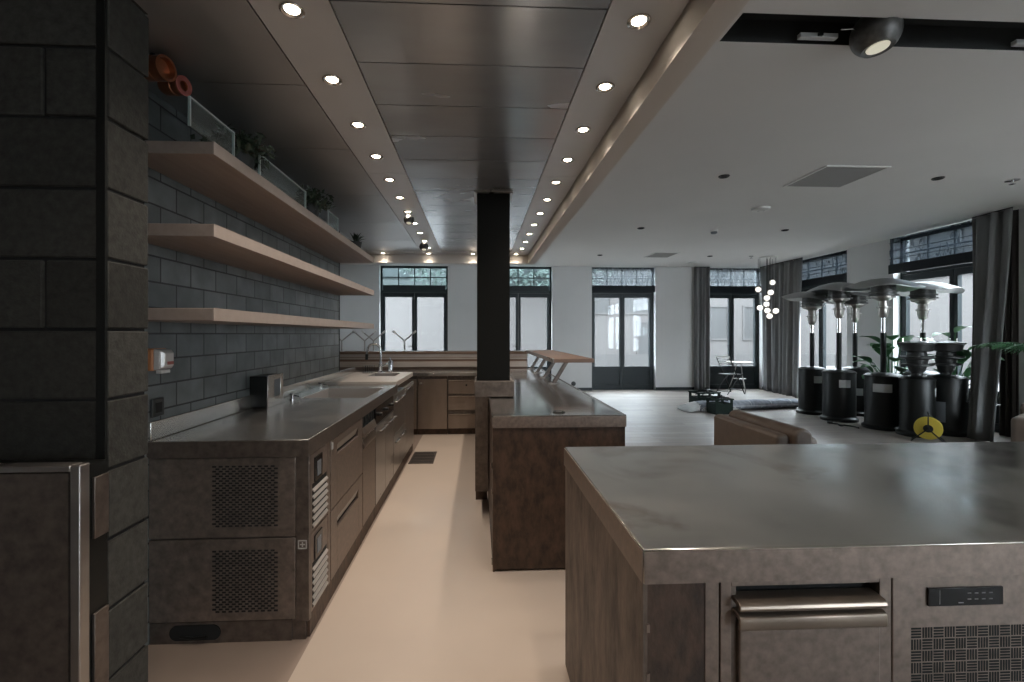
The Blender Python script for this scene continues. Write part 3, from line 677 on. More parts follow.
def cab(name, label, cat, y0, y1, front):
    t = thing(name, label, cat, ((LB + LX) / 2, (y0 + y1) / 2, 0))
    MB().box(LB + 0.02, LX - 0.02, y0, y1, 0.10, 0.842 if y1 < 3.48 else (0.62 if y1 < 4.3 else 0.76)).build('carcass', M['steel_dark'], t)
    MB().box(LB + 0.02, LX - 0.012, y0, y1, 0.0, 0.10).build('plinth', M['rust'], t)  # plinth takes the rust colour to imitate its brown reflection
    front(t, y0 + 0.006, y1 - 0.006)
    return t
def lipped(t, y0, y1):
    MB().box(LX - 0.02, LX - 0.012, y0, y1, 0.62, 0.84).build('recess', M['blackmatte'], t)
    for i, z in enumerate((0.735, 0.66)):
        MB().prism([(LX - 0.012, z - 0.03), (LX + 0.002, z - 0.034), (LX + 0.010, z - 0.022), (LX - 0.006, z + 0.028), (LX - 0.012, z + 0.028)], 'Y', y0, y1).build('drawer_lip', M['lip'], t, bevel=0.002)
    MB().box(LX - 0.02, LX - 0.002, y0, y1, 0.105, 0.625).build('door', M['steel_brown'], t, bevel=0.002)
    rr = MB()
    for k in range(4): rr.tube([(LX - 0.012, y0 + .06 + k * .08, 0.765), (LX - 0.004, y0 + .07 + k * .08, 0.80), (LX - 0.012, y0 + .08 + k * .08, 0.83)], 0.006, 8)
    rr.build('pipe', M['black'], t)
cab('lipped_drawer_unit', 'narrow steel unit with two bright drawer lips beside the refrigerated counter', 'drawer unit', 3.09, 3.47, lipped)
def doors2(t, y0, y1):
    mid = (y0 + y1) / 2
    for a, bq in ((y0, mid - .003), (mid + .003, y1)):
        d = MB().box(LX - 0.02, LX - 0.001, a, bq, 0.105, 0.70).build('door', M['steel'], t, bevel=0.002)
        MB().cyl((LX + 0.028, a + .03, 0.655), (LX + 0.028, bq - .03, 0.655), 0.007, n=10).cyl((LX - .002, a + .05, 0.655), (LX + 0.028, a + .05, 0.655), 0.005, n=8).cyl((LX - .002, bq - .05, 0.655), (LX + 0.028, bq - .05, 0.655), 0.005, n=8).build('handle', M['steel_bright'], d)
    p = MB().box(LX - 0.02, LX - 0.001, y0, y1, 0.71, 0.838).build('control_fascia', M['display'], t, bevel=0.002)
    for k in range(3):
        yy = y0 + (y1 - y0) * (k + .5) / 3; MB().cyl((LX - .002, yy, 0.775), (LX + 0.022, yy, 0.775), 0.016, 0.013, 16).build('knob', M['black'], p)
cab('oven_cabinet', 'steel cabinet with dark knob fascia under the sink', 'cabinet', 3.475, 4.20, doors2)
def drawers3(t, y0, y1):
    mid = (y0 + y1) / 2
    for (a, bq) in ((y0, mid - .003), (mid + .003, y1)):
        for (za, zb_) in ((0.105, 0.46), (0.466, 0.838)):
            d = MB().box(LX - 0.02, LX - 0.001, a, bq, za, zb_).build('drawer', M['steel'], t, bevel=0.002)
            MB().box(LX - 0.001, LX + 0.022, a + .05, bq - .05, zb_ - 0.075, zb_ - 0.062).build('handle', M['steel_bright'], d, bevel=0.003)
cab('steel_drawer_cabinet', 'steel four drawer cabinet between knob cabinet and end cabinet', 'cabinet', 4.205, 4.85, drawers3)
def plain(t, y0, y1):
    d = MB().box(LX - 0.02, LX - 0.001, y0, y1, 0.105, 0.838).build('door', M['steel'], t, bevel=0.002)
    MB().box(LX - 0.001, LX + 0.020, y0 + .05, y1 - .05, 0.80, 0.815).build('handle', M['steel_bright'], d, bevel=0.003)
cab('steel_end_cabinet', 'single door steel cabinet at the far end below the pale worktop', 'cabinet', 4.855, 5.50, plain)

# taps, faucet, dispenser
def low_tap(x, y, label):
    t = thing('tap', label, 'tap', (x, y, 0.92), group='small taps beside the sink')
    MB().lathe([(0.022, 0), (0.022, 0.008), (0.012, 0.011), (0.012, 0.034), (0.008, 0.038), (0, 0.039)], (x, y, 0.92), 20).build('tap_body', M['chrome'], t)
    MB().tube([(x + .006, y, 0.944), (x + 0.03, y, 0.950), (x + 0.05, y, 0.944), (x + 0.054, y, 0.934)], 0.006, 10).build('spout', M['chrome'], t)
    MB().cyl((x, y, 0.957), (x - 0.008, y - 0.03, 0.965), 0.006, n=10).build('lever', M['black'], t)
low_tap(-1.36, 3.40, 'short chrome tap at the near corner of the sink')
low_tap(-1.40, 4.13, 'short chrome tap at the far corner of the sink')
t = thing('faucet', 'tall chrome gooseneck faucet at the far basin', 'faucet', (-1.145, 5.42, 0.945))
fx_, fy_ = -1.145, 5.42
MB().lathe([(0.035, 0), (0.035, 0.015), (0.024, 0.02), (0.024, 0.12), (0.016, 0.13)], (fx_, fy_, 0.945), 20).build('faucet_base', M['chrome'], t)
MB().tube([(fx_, fy_, 1.06), (fx_, fy_, 1.18)] + [(fx_ - 0.075 + 0.075 * math.cos(a), fy_ - 0.02 * (1 - math.cos(a)), 1.20 + 0.085 * math.sin(a)) for a in [math.pi * i / 12 for i in range(0, 11)]] + [(fx_ - 0.152, fy_ - 0.04, 1.16)], 0.013, 12).build('neck', M['chrome'], t)
MB().cyl((fx_ - 0.152, fy_ - 0.04, 1.165), (fx_ - 0.155, fy_ - 0.04, 1.10), 0.018, 0.016, 14).build('spray_head', M['black'], t)
MB().cyl((fx_ + 0.02, fy_, 1.02), (fx_ + 0.075, fy_ - 0.01, 1.05), 0.008, n=10).build('lever', M['chrome'], t)
t = thing('soap_dispenser', 'short upright chrome soap dispenser beside the gooseneck faucet', 'soap dispenser', (-1.03, 5.42, 0.945))
MB().lathe([(0.034, 0), (0.034, 0.01), (0.028, 0.014), (0.028, 0.13), (0.024, 0.14), (0, 0.142)], (-1.03, 5.42, 0.945), 22).build('cylinder', M['chrome'], t)
MB().tube([(-1.03, 5.42, 1.085), (-1.03, 5.42, 1.115), (-1.03, 5.39, 1.12), (-1.03, 5.36, 1.112)], 0.008, 10).build('pump', M['chrome'], t)
t = thing('dish_rack', 'small dark wire rack standing beside the gooseneck faucet', 'rack', (-1.28, 5.40, 0.945))
m = MB()
for k in range(5): m.tube([(-1.33 + k * .025, 5.34, 0.952), (-1.33 + k * .025, 5.34, 1.03), (-1.33 + k * .025, 5.46, 1.03), (-1.33 + k * .025, 5.46, 0.952)], 0.003, 6)
m.build('wire_frame', M['black'], t)
MB().box(-1.34, -1.22, 5.335, 5.465, 0.945, 0.953).build('tray', M['steel'], t)

# socket pedestal on the worktop
t = thing('socket_pedestal', 'black socket box with steel slotted side on the long worktop', 'socket box', (-1.41, 3.12, 0.92))
MB().box(-1.479, -1.366, 3.02, 3.24, 0.92, 1.125).build('box_body', M['black'], t, bevel=0.003)
m = MB(); xx = -1.366
m.box(xx, xx + 0.008, 3.015, 3.045 + .06, 0.92, 1.13).box(xx, xx + .008, 3.20, 3.245, 0.92, 1.13).box(xx, xx + .008, 3.105, 3.20, 0.92, 0.985).box(xx, xx + .008, 3.105, 3.20, 1.095, 1.13)
m.build('face_plate', M['steel_bright'], t, bevel=0.002)
MB().box(xx - 0.001, xx + 0.003, 3.105, 3.20, 0.985, 1.095).build('slot', M['greyplate'], t)

# things on the tiled wall
t = thing('wall_alarm', 'orange and clear alarm box on the tiled wall under the lowest shelf', 'alarm', (-1.48, 2.135, 1.285))
MB().box(-1.479, -1.440, 2.085, 2.185, 1.235, 1.335).build('housing', M['orange'], t, bevel=0.008)
dm = MB(); vs = []
for (x_, s_) in ((-1.440, 1.0), (-1.415, 0.9), (-1.398, 0.6)):
    vs.append([(x_, 2.135 - .046 * s_, 1.285 - .048 * s_), (x_, 2.135 + .046 * s_, 1.285 - .048 * s_), (x_, 2.135 + .046 * s_, 1.285 + .048 * s_), (x_, 2.135 - .046 * s_, 1.285 + .048 * s_)])
dm.hexa(vs[0], vs[1]).hexa(vs[1], vs[2]); dm.build('clear_cover', M['plastic'], t, bevel=0.004)
MB().box(-1.3985, -1.394, 2.118, 2.155, 1.262, 1.276).build('printed_band', M['redring'], t)
MB().box(-1.440, -1.415, 2.105, 2.165, 1.222, 1.238).build('lower_clip', M['paleplastic'], t, bevel=0.003)
t = thing('wall_socket', 'dark wall socket low on the tiled wall beside the pier', 'socket', (-1.48, 2.16, 1.07))
MB().box(-1.479, -1.468, 2.125, 2.205, 1.02, 1.105).build('socket_plate', M['darksocket'], t, bevel=0.004)
MB().box(-1.468, -1.465, 2.145, 2.185, 1.04, 1.085).build('socket_insert', M['blackmatte'], t)

# ------------------------------------------------------------------ shelves with glass rail
for z, y1, lb in ((2.2, 4.86, 'top wooden shelf carrying the glass rail and plants'), (1.858, 4.86, 'middle empty wooden shelf on the tiled wall'), (1.508, 4.86, 'lowest thin wooden shelf on the tiled wall')):
    t = thing('wall_shelf', lb, 'shelf', (-1.29, 3.4, z - 0.05), group='wooden shelves on the tiled wall')
    MB().box(-1.478, -1.10, 1.945, y1, z - 0.052, z).build('shelf_board', M['shelf'], t, bevel=0.003)
    MB().box(-1.1015, -1.096, 1.943, y1 + .002, z - 0.0525, z + .0005).build('edge_strip', M['shelf_edge'], t)
def rail(y0, y1, lb, zlo=2.2):
    t = thing('glass_rail', lb, 'glass panel', (-1.105, (y0 + y1) / 2, zlo), group='glass rail panels on the top shelf')
    MB().box(-1.112, -1.104, y0, y1, zlo, 2.308).build('glass', M['railglass'], t)
    MB().box(-1.113, -1.103, y0, y1, 2.308, 2.314).build('top_edge', M['glassedge'], t)
    for ya in (y0, y1 - .006): MB().box(-1.113, -1.103, ya, ya + .006, zlo, 2.308).build('end_edge', M['glassedge'], t)
rail(1.80, 2.12, 'glass rail panel on the top shelf nearest the pier')
rail(2.36, 2.98, 'middle glass rail panel between the two bushy shelf plants')
rail(3.42, 3.66, 'short glass rail panel beyond the second shelf plant')

def bushy(x, y, z0, pot_h, r, n, label, seed, mt, hh):
    rnd = random.Random(seed)
    t = thing('potted_plant', label, 'plant', (x, y, z0))
    MB().lathe([(0, 0), (r * 0.36, 0), (r * 0.50, pot_h), (r * 0.44, pot_h), (r * 0.42, pot_h - 0.02), (0, pot_h - 0.02)], (x, y, z0), 20).build('pot', M['pot'], t)
    m = MB(); st = MB()
    for i in range(n):
        a = rnd.uniform(0, 6.28); e = rnd.uniform(0.15, 1.45); L = r * rnd.uniform(0.75, 1.25)
        d = Vector((math.cos(a) * math.cos(e), math.sin(a) * math.cos(e), math.sin(e) * hh / r))
        b0 = Vector((x, y, z0 + pot_h - .02)); tip = b0 + d * L
        if i % 3 == 0: st.tube([b0, b0 + d * L * .5 + Vector((0, 0, .01)), tip], [0.003, 0.0025, 0.0015], 5)
        for q in range(3):
            p = b0 + d * L * rnd.uniform(0.45, 1.05) + Vector((rnd.uniform(-.02, .02), rnd.uniform(-.02, .02), rnd.uniform(-.02, .02)))
            u = Vector((rnd.uniform(-1, 1), rnd.uniform(-1, 1), rnd.uniform(-.3, 1))).normalized(); v = u.orthogonal().normalized()
            ll, ww = rnd.uniform(.018, .032), rnd.uniform(.008, .013)
            c0 = u.cross(v) * 0.004
            m.add([p - u * ll, p + v * ww + c0, p + u * ll, p - v * ww + c0], [(0, 1, 2), (0, 2, 3)])
    m.build('foliage', mt, t); st.build('stem', M['bark'], t)
bushy(-1.20, 2.34, 2.2, 0.09, 0.16, 230, 'largest bushy plant between the first two glass rail panels', 3, M['leafdark'], 0.11)
bushy(-1.18, 3.27, 2.2, 0.11, 0.125, 160, 'bushy plant in a dark pot between the middle and short glass panels', 4, M['leafdark'], 0.11)
# spiky plant at the shelf end
t = thing('potted_plant', 'spiky plant in a dark pot at the far end of the top shelf', 'plant', (-1.20, 4.52, 2.2))
MB().lathe([(0, 0), (0.045, 0), (0.062, 0.10), (0.055, 0.10), (0.052, 0.085), (0, 0.085)], (-1.20, 4.52, 2.2), 18).build('pot', M['pot'], t)
m = MB(); rnd = random.Random(5)
for i in range(46):
    a = rnd.uniform(0, 6.28); e = rnd.uniform(0.3, 1.4); L = rnd.uniform(.10, .16)
    b0 = Vector((-1.20, 4.52, 2.285)); d = Vector((math.cos(a) * math.cos(e), math.sin(a) * math.cos(e), math.sin(e)))
    s_ = Vector((-math.sin(a), math.cos(a), 0)) * 0.009
    md = b0 + d * L * .55; tp = b0 + d * L - Vector((0, 0, L * .2))
    if tp.z > 2.46: tp.z = 2.46
    m.add([b0 - s_ * .5, b0 + s_ * .5, md + s_, tp, md - s_], [(0, 1, 2, 4), (4, 2, 3)])
m.build('foliage', M['leafdark'], t)

# copper spotlights under the ceiling above the shelf
def copper_can(x, y, z, r, L, label, ring):
    t = thing('copper_spotlight', label, 'spotlight', (x, y, MZ))
    Q = Vector((0.97, -0.22, -0.08)).normalized().to_track_quat('Z', 'Y').to_matrix()
    MB().lathe([(0, -L * .5), (r * .8, -L * .48), (r, -L * .35), (r, L * .12), (r * .93, L * .14), (r * .93, L * .2), (r, L * .22), (r, L * .5), (r * .86, L * .5), (r * .82, L * .3), (0, L * .3)], (x, y, z), 28, mat3=Q).build('shade', M['copper'], t)
    MB().lathe([(r * (.5 if ring else .9), L * .505), (r * 1.02, L * .51), (r * 1.02, L * .47)], (x, y, z), 24, mat3=Q).build('rim', M['redring'] if ring else M['copper'], t)
    MB().cyl((x, y, z + r * .8), (x, y, MZ), 0.010, n=10).build('stem', M['black'], t)
copper_can(-1.275, 1.85, 2.443, 0.046, 0.12, 'copper spotlight under the ceiling above the top shelf, nearest the pier', False)
copper_can(-1.265, 1.955, 2.432, 0.038, 0.10, 'small copper spotlight with red ring above the first glass rail', True)

# steel cabinet in front of the pier
t = thing('steel_cabinet', 'low dark stainless cabinet in front of the block pier', 'cabinet', (-1.9, 1.40, 0))
MB().box(-2.65, -1.128, 1.332, 1.438, 0.05, 1.020).build('carcass', M['black'], t)
MB().box(-2.60, -1.140, 1.322, 1.332, 0.06, 1.012).build('front_panel', M['steel_dark'], t)
m = MB().box(-1.132, -1.106, 1.318, 1.352, 0.0, 1.034).box(-2.65, -1.132, 1.318, 1.36, 1.016, 1.034)
m.build('edge_trim', M['steel'], t, bevel=0.003)
for z0, z1 in ((0.80, 0.98), (0.30, 0.58)): MB().box(-1.128, -1.119, 1.385, 1.436, z0, z1).build('hinge_bracket', M['steel_dark'], t, bevel=0.002)
MB().box(-2.6, -1.25, 1.345, 1.43, 0.0, 0.05).build('plinth', M['black'], t)

# ================================================================== BACK BAR
bb = thing('back_bar_worktop', 'long steel worktop of the back bar below the slatted wood', 'worktop', (-0.6, 6.6, 0.82))
MB().box(-3.2, 0.86, 6.315, 6.88, 0.82, 0.868).build('top', M['steel_top'], bb, bevel=0.003)
t = thing('slatted_bar_front', 'slatted pale wood panel with brown ledge along the back bar', 'bar front', (-0.6, 6.95, 0.87))
MB().box(-3.2, 0.75, 6.91, 6.935, 0.868, 1.10).build('backing_board', M['wood'], t)
for (z0, z1, dd, mt) in ((1.052, 1.096, 0.020, 'slat'), (0.905, 0.985, 0.030, 'slat'), (1.02, 1.044, 0.012, 'slat')):
    MB().box(-3.2, 0.75, 6.91 - dd, 6.91, z0, z1).build('slat_board', M[mt], t, bevel=0.002)
MB().box(-3.2, 0.79, 6.872, 7.25, 1.10, 1.135).build('ledge', M['wood'], t, bevel=0.003)
MB().box(-3.2, 0.75, 6.935, 7.20, 0.0, 1.10).build('bar_body', M['steel_dark'], t)
def unit(name, label, x0, x1, kind):
    t = thing(name, label, 'cabinet' if kind != 'drawers' else 'drawer unit', ((x0 + x1) / 2, 6.6, 0))
    MB().box(x0, x1, 6.36, 6.88, 0.08, 0.82).build('carcass', M['steel_dark'], t)
    MB().box(x0, x1, 6.385, 6.88, 0.0, 0.08).build('plinth', M['rust'], t)
    if kind == 'door':
        d = MB().box(x0 + .006, x1 - .006, 6.338, 6.36, 0.085, 0.775).build('door', M['cabinet_steel'], t, bevel=0.003)
        MB().cyl((x0 + .05, 6.34, 0.715), (x0 + .05, 6.322, 0.715), 0.016, n=16).build('knob', M['steel_bright'], d)
    else:
        for (z0, z1) in ((0.09, 0.285), (0.345, 0.535), (0.57, 0.755)):
            d = MB().box(x0 + .006, x1 - .006, 6.338, 6.36, z0, z1).build('drawer', M['cabinet_steel'], t, bevel=0.003)
            MB().prism([(6.338, z1 - .012), (6.312, z1 + .004), (6.312, z1 + .008), (6.345, z1 + .008)], 'X', x0 + .012, x1 - .012).build('handle', M['steel_bright'], d)
        MB().cyl((x0 + (x1 - x0) * .55, 6.339, .69), (x0 + (x1 - x0) * .55, 6.332, .69), 0.013, n=14).build('lock', M['black'], t)
unit('steel_base_cabinet', 'plain steel door cabinet in the back bar beside the left run', -0.84, -0.425, 'door')
unit('steel_drawer_stack', 'three drawer steel unit in the back bar beside the column base', -0.420, 0.05, 'drawers')
unit('steel_base_cabinet', 'steel back bar cabinet hidden behind the central counter', 0.055, 0.85, 'door')
unit('steel_base_cabinet', 'steel back bar cabinet behind the far end of the left run', -1.45, -0.845, 'door')

# Y shaped stands on the bar ledge
def y_stand(x, y, label, rz=0.0):
    t = thing('forked_stand', label, 'stand', (x, y, 1.135), rz, group='forked steel stands on the back bar ledge')
    MB().lathe([(0.045, 0), (0.045, 0.006), (0.012, 0.010)], n=18).build('foot', M['steel'], t, local=True)
    MB().cyl((0, 0, 0.005), (0, 0, 0.17), 0.012, n=12).build('post', M['steel'], t, local=True)
    for s_ in (-1, 1):
        MB().tube([(0, 0, 0.16), (s_ * 0.05, 0, 0.205), (s_ * 0.155, 0, 0.295)], 0.010, 10).build('arm', M['steel'], t, local=True)
        MB().cyl((s_ * 0.135, 0, 0.278), (s_ * 0.175, 0, 0.312), 0.016, n=12).build('arm_tip', M['paleplastic'], t, local=True)
y_stand(-1.12, 7.0, 'forked steel stand in front of the far glazed doors')
y_stand(-1.72, 7.0, 'forked steel stand on the bar ledge between two others')
y_stand(-1.60, 7.06, 'forked steel stand directly behind the gooseneck faucet', 0.12)
y_stand(-2.06, 7.0, 'forked steel stand partly hidden behind the tiled wall end', 0.1)

# ================================================================== CENTRAL COUNTER AND COLUMN
CX0, CX1, CY0, CY1 = 0.083, 0.880, 2.665, 6.30
t = thing('steel_counter_top', 'long reflective steel top of the central bar counter', 'worktop', (0.48, 4.4, 0.845))
m = MB()
m.box(CX0, CX1, CY0, CY1, 0.848, 0.914)
m.build('top', M['counter_steel'], t, bevel=0.002)
MB().box(CX0, CX1, CY0 - .002, CY0 + .001, 0.849, 0.913).build('front_lip', M['steel_brown'], t)
r_ = 0.006
m = MB().box(CX0, CX1, CY0, CY0 + r_, 0.914, 0.920).box(CX0, CX0 + r_, CY0, 3.45, 0.914, 0.920).box(CX1 - r_, CX1, CY0, CY1, 0.914, 0.920)
m.build('raised_rim', M['steel_bright'], t)
t = thing('counter_base', 'rusty brown clad base of the central bar counter', 'counter base', (0.48, 4.4, 0))
MB().box(CX0 + 0.012, CX1 - 0.012, CY0 + 0.022, CY1, 0.02, 0.848).build('base_body', M['steel_dark'], t)
MB().box(CX0 + 0.008, CX1 - 0.008, CY0 + 0.012, CY0 + 0.022, 0.012, 0.848).build('end_cladding', M['rust'], t)
MB().box(CX0 + 0.004, CX0 + 0.014, CY0 + 0.010, CY1, 0.0, 0.848).build('side_panel', M['rust'], t)
MB().box(CX1 - 0.014, CX1 - 0.004, CY0 + 0.010, CY1, 0.0, 0.848).build('side_panel', M['rust'], t)
MB().box(CX0 + 0.03, CX1 - 0.03, CY0 + 0.03, CY1 - .02, 0.0, 0.03).build('plinth', M['black'], t)
for z in (0.03, 0.45, 0.60): MB().cyl((CX0 + 0.002, CY0 + 0.04, z), (CX0 + 0.002, CY0 + 0.04, z + 0.035), 0.007, n=10).build('hinge', M['steel_bright'], t)
t = thing('cable_grommet', 'small black oval grommet set in the central counter top', 'grommet', (0.50, 2.79, 0.914))
MB().lathe([(0.0, 0.003), (0.026, 0.003), (0.028, 0.007), (0.036, 0.007), (0.040, 0.0)], (0.50, 2.80, 0.914), 24).build('ring', M['black'], t)
MB().box(0.482, 0.518, 2.797, 2.803, 0.917, 0.923).build('flap', M['steel'], t)

cl = MB().box(-0.008, 0.247, 3.52, 3.775, 0.922, MZ)
struct('column', cl, M['column'], bevel=0.004)
m = MB().box(-0.03, 0.27, 3.497, 3.519, MZ - 0.012, MZ - .001).box(-0.03, 0.27, 3.777, 3.80, MZ - 0.012, MZ - .001).box(-0.03, -0.009, 3.519, 3.777, MZ - 0.012, MZ - .001).box(0.248, 0.27, 3.519, 3.777, MZ - .012, MZ - .001)
struct('trim_8', m, M['steel'])
t = thing('column_cladding', 'steel box cladding around the foot of the black column', 'cladding', (0.12, 3.62, 0))
m = MB().box(-0.026, 0.277, 3.465, 3.516, 0.921, 1.040).box(-0.026, 0.277, 3.779, 3.83, 0.921, 1.04).box(-0.026, -0.011, 3.516, 3.779, 0.921, 1.04).box(0.25, 0.277, 3.516, 3.779, 0.921, 1.04)
m.build('collar', M['steel_dark'], t, bevel=0.002)
MB().box(-0.022, 0.078, 3.47, 3.83, 0.20, 0.921).build('skirt', M['steel_dark'], t, bevel=0.002)
MB().box(-0.020, 0.078, 3.85, 3.89, 0.0, 0.30).build('foot_plinth', M['rust'], t)

# raised bar ledge on slanting struts
t = thing('raised_bar_ledge', 'raised brown bar ledge on slanting steel struts above the central counter', 'bar ledge', (0.9, 5.3, 0.92))
MB().box(0.715, 1.105, 4.28, 6.70, 1.128, 1.165).build('ledge_board', M['wood'], t, bevel=0.003)
MB().box(0.709, 0.717, 4.275, 6.70, 1.126, 1.167).build('edge_strip', M['steel'], t)
for yy in (4.42, 5.02, 5.66, 6.28):
    s_ = MB(); s_.hexa([(0.715, yy - .02, 0.915), (0.755, yy - .02, 0.915), (0.755, yy + .02, 0.915), (0.715, yy + .02, 0.915)],
                       [(0.845, yy - .02, 1.128), (0.885, yy - .02, 1.128), (0.885, yy + .02, 1.128), (0.845, yy + .02, 1.128)])
    so = s_.build('strut', M['steel_dark'], t, bevel=0.003)
    MB().box(0.69, 0.79, yy - .035, yy + .035, 0.914, 0.922).build('foot_plate', M['steel'], so, bevel=0.002)

# drain in the floor
t = thing('floor_drain', 'rectangular steel drain grate in the beige aisle floor', 'drain', (-0.62, 5.19, 0.0))
gx0, gx1, gy0, gy1 = -0.752, -0.485, 4.94, 5.43
MB().box(gx0 + .01, gx1 - .01, gy0 + .01, gy1 - .01, 0.0005, 0.002).build('drain_pit', M['blackmatte'], t)
MB().box(gx0, gx1, gy0, gy0 + .02, 0, .006).box(gx0, gx1, gy1 - .02, gy1, 0, .006).box(gx0, gx0 + .012, gy0, gy1, 0, .006).box(gx1 - .012, gx1, gy0, gy1, 0, .006).build('drain_frame', M['steel_dark'], t)
m = MB()
for i in range(13):
    x_ = gx0 + .012 + (gx1 - gx0 - .024) * (i + .5) / 13; m.box(x_ - .0035, x_ + .0035, gy0 + .02, gy1 - .02, .002, .006)
for j in range(1, 4): yy = gy0 + (gy1 - gy0) * j / 4; m.box(gx0 + .012, gx1 - .012, yy - .008, yy + .008, .002, .0055)
m.build('grate', M['steel_dark'], t)

# ================================================================== ISLAND
IX0, IX1, IY0, IY1 = 0.367, 2.75, 0.995, 1.92
t = thing('island_worktop', 'big smudged stainless island top in the foreground', 'worktop', (1.5, 1.45, 0.842))
MB().box(IX0, IX1, IY0, IY1, 0.843, 0.92).build('top', M['island_steel'], t, bevel=0.003)
MB().box(IX0 + .002, IX1, IY0 - 0.002, IY0 + .001, 0.844, 0.916).build('front_lip', M['steel_brown'], t)
MB().box(IX0 - .002, IX0 + .001, IY0 + .002, IY1, 0.844, 0.916).build('side_lip', M['steel_brown'], t)
t = thing('island_cabinet', 'brown clad base of the big foreground island', 'island base', (0.7, 1.45, 0))
MB().box(IX0 + 0.012, 0.590, IY0 + 0.02, IY1 - .01, 0.03, 0.843).build('base_body', M['steel_dark'], t)
MB().box(IX0 + 0.003, IX0 + 0.013, IY0 + 0.010, IY1 - .005, 0.0, 0.843).build('side_panel', M['rust_light'], t)
MB().box(IX0 + 0.013, 0.512, IY0 + 0.013, IY0 + 0.02, 0.0, 0.843).build('front_panel', M['rust'], t)
MB().box(0.514, 0.546, IY0 + 0.013, IY0 + 0.02, 0.0, 0.843).build('corner_post', M['steel_brown'], t, bevel=0.0015)
for z in (0.62, 0.73): MB().box(IX0 + 0.011, IX0 + 0.018, IY0 + 0.008, IY0 + 0.014, z, z + 0.018).build('hinge', M['steel_brown'], t)
MB().box(0.60, 2.74, 1.88, IY1 - .01, 0.0, 0.843).build('back_panel', M['rust'], t)
# drawer unit
t = thing('island_drawer_unit', 'steel unit with two rolled drawer lips in the island front', 'drawer unit', (0.76, 1.2, 0))
MB().box(0.595, 0.952, IY0 + 0.045, 1.87, 0.02, 0.843).build('carcass', M['steel_dark'], t)
m = MB().box(0.550, 0.575, IY0 + 0.013, IY0 + 0.045, 0.0, 0.843).box(0.926, 0.9545, IY0 + 0.013, IY0 + 0.045, 0.0, 0.843).box(0.575, 0.926, IY0 + 0.013, IY0 + 0.045, 0.826, 0.843).box(0.575, 0.926, IY0 + .01, IY0 + 0.045, 0.0, 0.09)
m.build('face_frame', M['steel_brown'], t, bevel=0.0015)
MB().box(0.575, 0.926, IY0 + 0.040, IY0 + 0.046, 0.09, 0.826).build('recess', M['blackmatte'], t)
for (z1, z0) in ((0.800, 0.784), (0.772, 0.742)):
    pr = [(IY0 + 0.034, z1 + .004), (IY0 - 0.006, z1 + .001), (IY0 - 0.013, z1 - 0.004), (IY0 - 0.015, z0 + .004), (IY0 - 0.011, z0 - 0.003), (IY0 - 0.004, z0 - 0.001), (IY0 - .006, z1 - 0.010), (IY0 + 0.034, z1 - 0.006)]
    MB().prism(pr, 'X', 0.580, 0.921).build('drawer_lip', M['lip'], t, bevel=0.0015)
    if z1 < .79: MB().box(0.896, 0.912, IY0 + 0.006, IY0 + 0.03, z0 + .012, z1 + .006).build('lip_bracket', M['steel_bright'], t)
MB().box(0.592, 0.924, IY0 + 0.008, IY0 + 0.038, 0.095, 0.738).build('door', M['steel_brown'], t, bevel=0.003)
# compressor unit
t = thing('island_cooling_unit', 'steel cooling unit with black controller and basket weave vent in island', 'cooling unit', (1.3, 1.2, 0))
MB().box(0.960, 1.62, IY0 + 0.02, 1.87, 0.02, 0.843).build('carcass', M['steel_dark'], t)
fp = MB().box(0.9575, 1.62, IY0 + 0.013, IY0 + 0.02, 0.02, 0.843).build('front_panel', M['steel_brown'], t, bevel=0.002)
ct = MB().box(1.040, 1.222, IY0 + 0.008, IY0 + 0.013, 0.770, 0.812).build('controller', M['display'], t, bevel=0.001)
mk = MB(); yy = IY0 + 0.0074
for j in range(2):
    for i in range(4):
        x_ = 1.134 + i * 0.0175; z_ = 0.784 + j * 0.014; mk.box(x_, x_ + 0.0085, yy, yy + .0006, z_, z_ + 0.0022)
mk.box(1.112, 1.124, yy, yy + .0006, 0.7765, 0.7785); mk.box(1.066, 1.0668, yy, yy + .0006, 0.775, 0.808)
mk.build('button', M['marks'], ct)
bw = MB(); T = 0.0272; yv = IY0 + 0.0124
for j in range(14):
    for i in range(12):
        x_ = 1.001 + i * T; z_ = 0.7215 - (j + 1) * T
        for k in range(4):
            if (i + j) % 2 == 0: bw.box(x_ + .001, x_ + T - .002, yv, yv + .0004, z_ + .001 + k * .0066, z_ + .001 + k * .0066 + .0043)
            else: bw.box(x_ + .001 + k * .0066, x_ + .001 + k * .0066 + .0043, yv, yv + .0004, z_ + .001, z_ + T - .002)
bw.build('vent_grille', M['blackmatte'], fp)
t = thing('island_cabinet', 'plain steel rest of the island base beyond the photo edge', 'island base', (2.2, 1.4, 0))
MB().box(1.63, 2.74, IY0 + 0.01, 1.87, 0.0, 0.843).build('base_body', M['steel_brown'], t)

# ================================================================== DINING SIDE
# patio heaters
def canopy_mb(z, r, tilt, rz, c):
    m = MB(); Q = Matrix.Rotation(rz, 3, 'Z') @ Matrix.Rotation(tilt, 3, 'X')
    n = 48; prof = [(0.03, 0.105), (0.14, 0.092), (r * .6, 0.052), (r * .86, -0.005), (r, -0.045), (r * 1.0, -0.053), (r * .86, -0.013), (r * .6, 0.044), (0.14, 0.084), (0.03, 0.097)]
    vs = []
    for (pr, pz) in prof:
        for i in range(n):
            a = 2 * math.pi * i / n; w = 0.02 * (pr / r) ** 2 * math.cos(4 * a)
            vs.append(Vector(c) + Q @ Vector((pr * math.cos(a), pr * math.sin(a), pz + w)))
    fs = []
    for j in range(len(prof) - 1):
        for i in range(n): fs.append((j * n + i, j * n + (i + 1) % n, (j + 1) * n + (i + 1) % n, (j + 1) * n + i))
    return m.add(vs, fs)
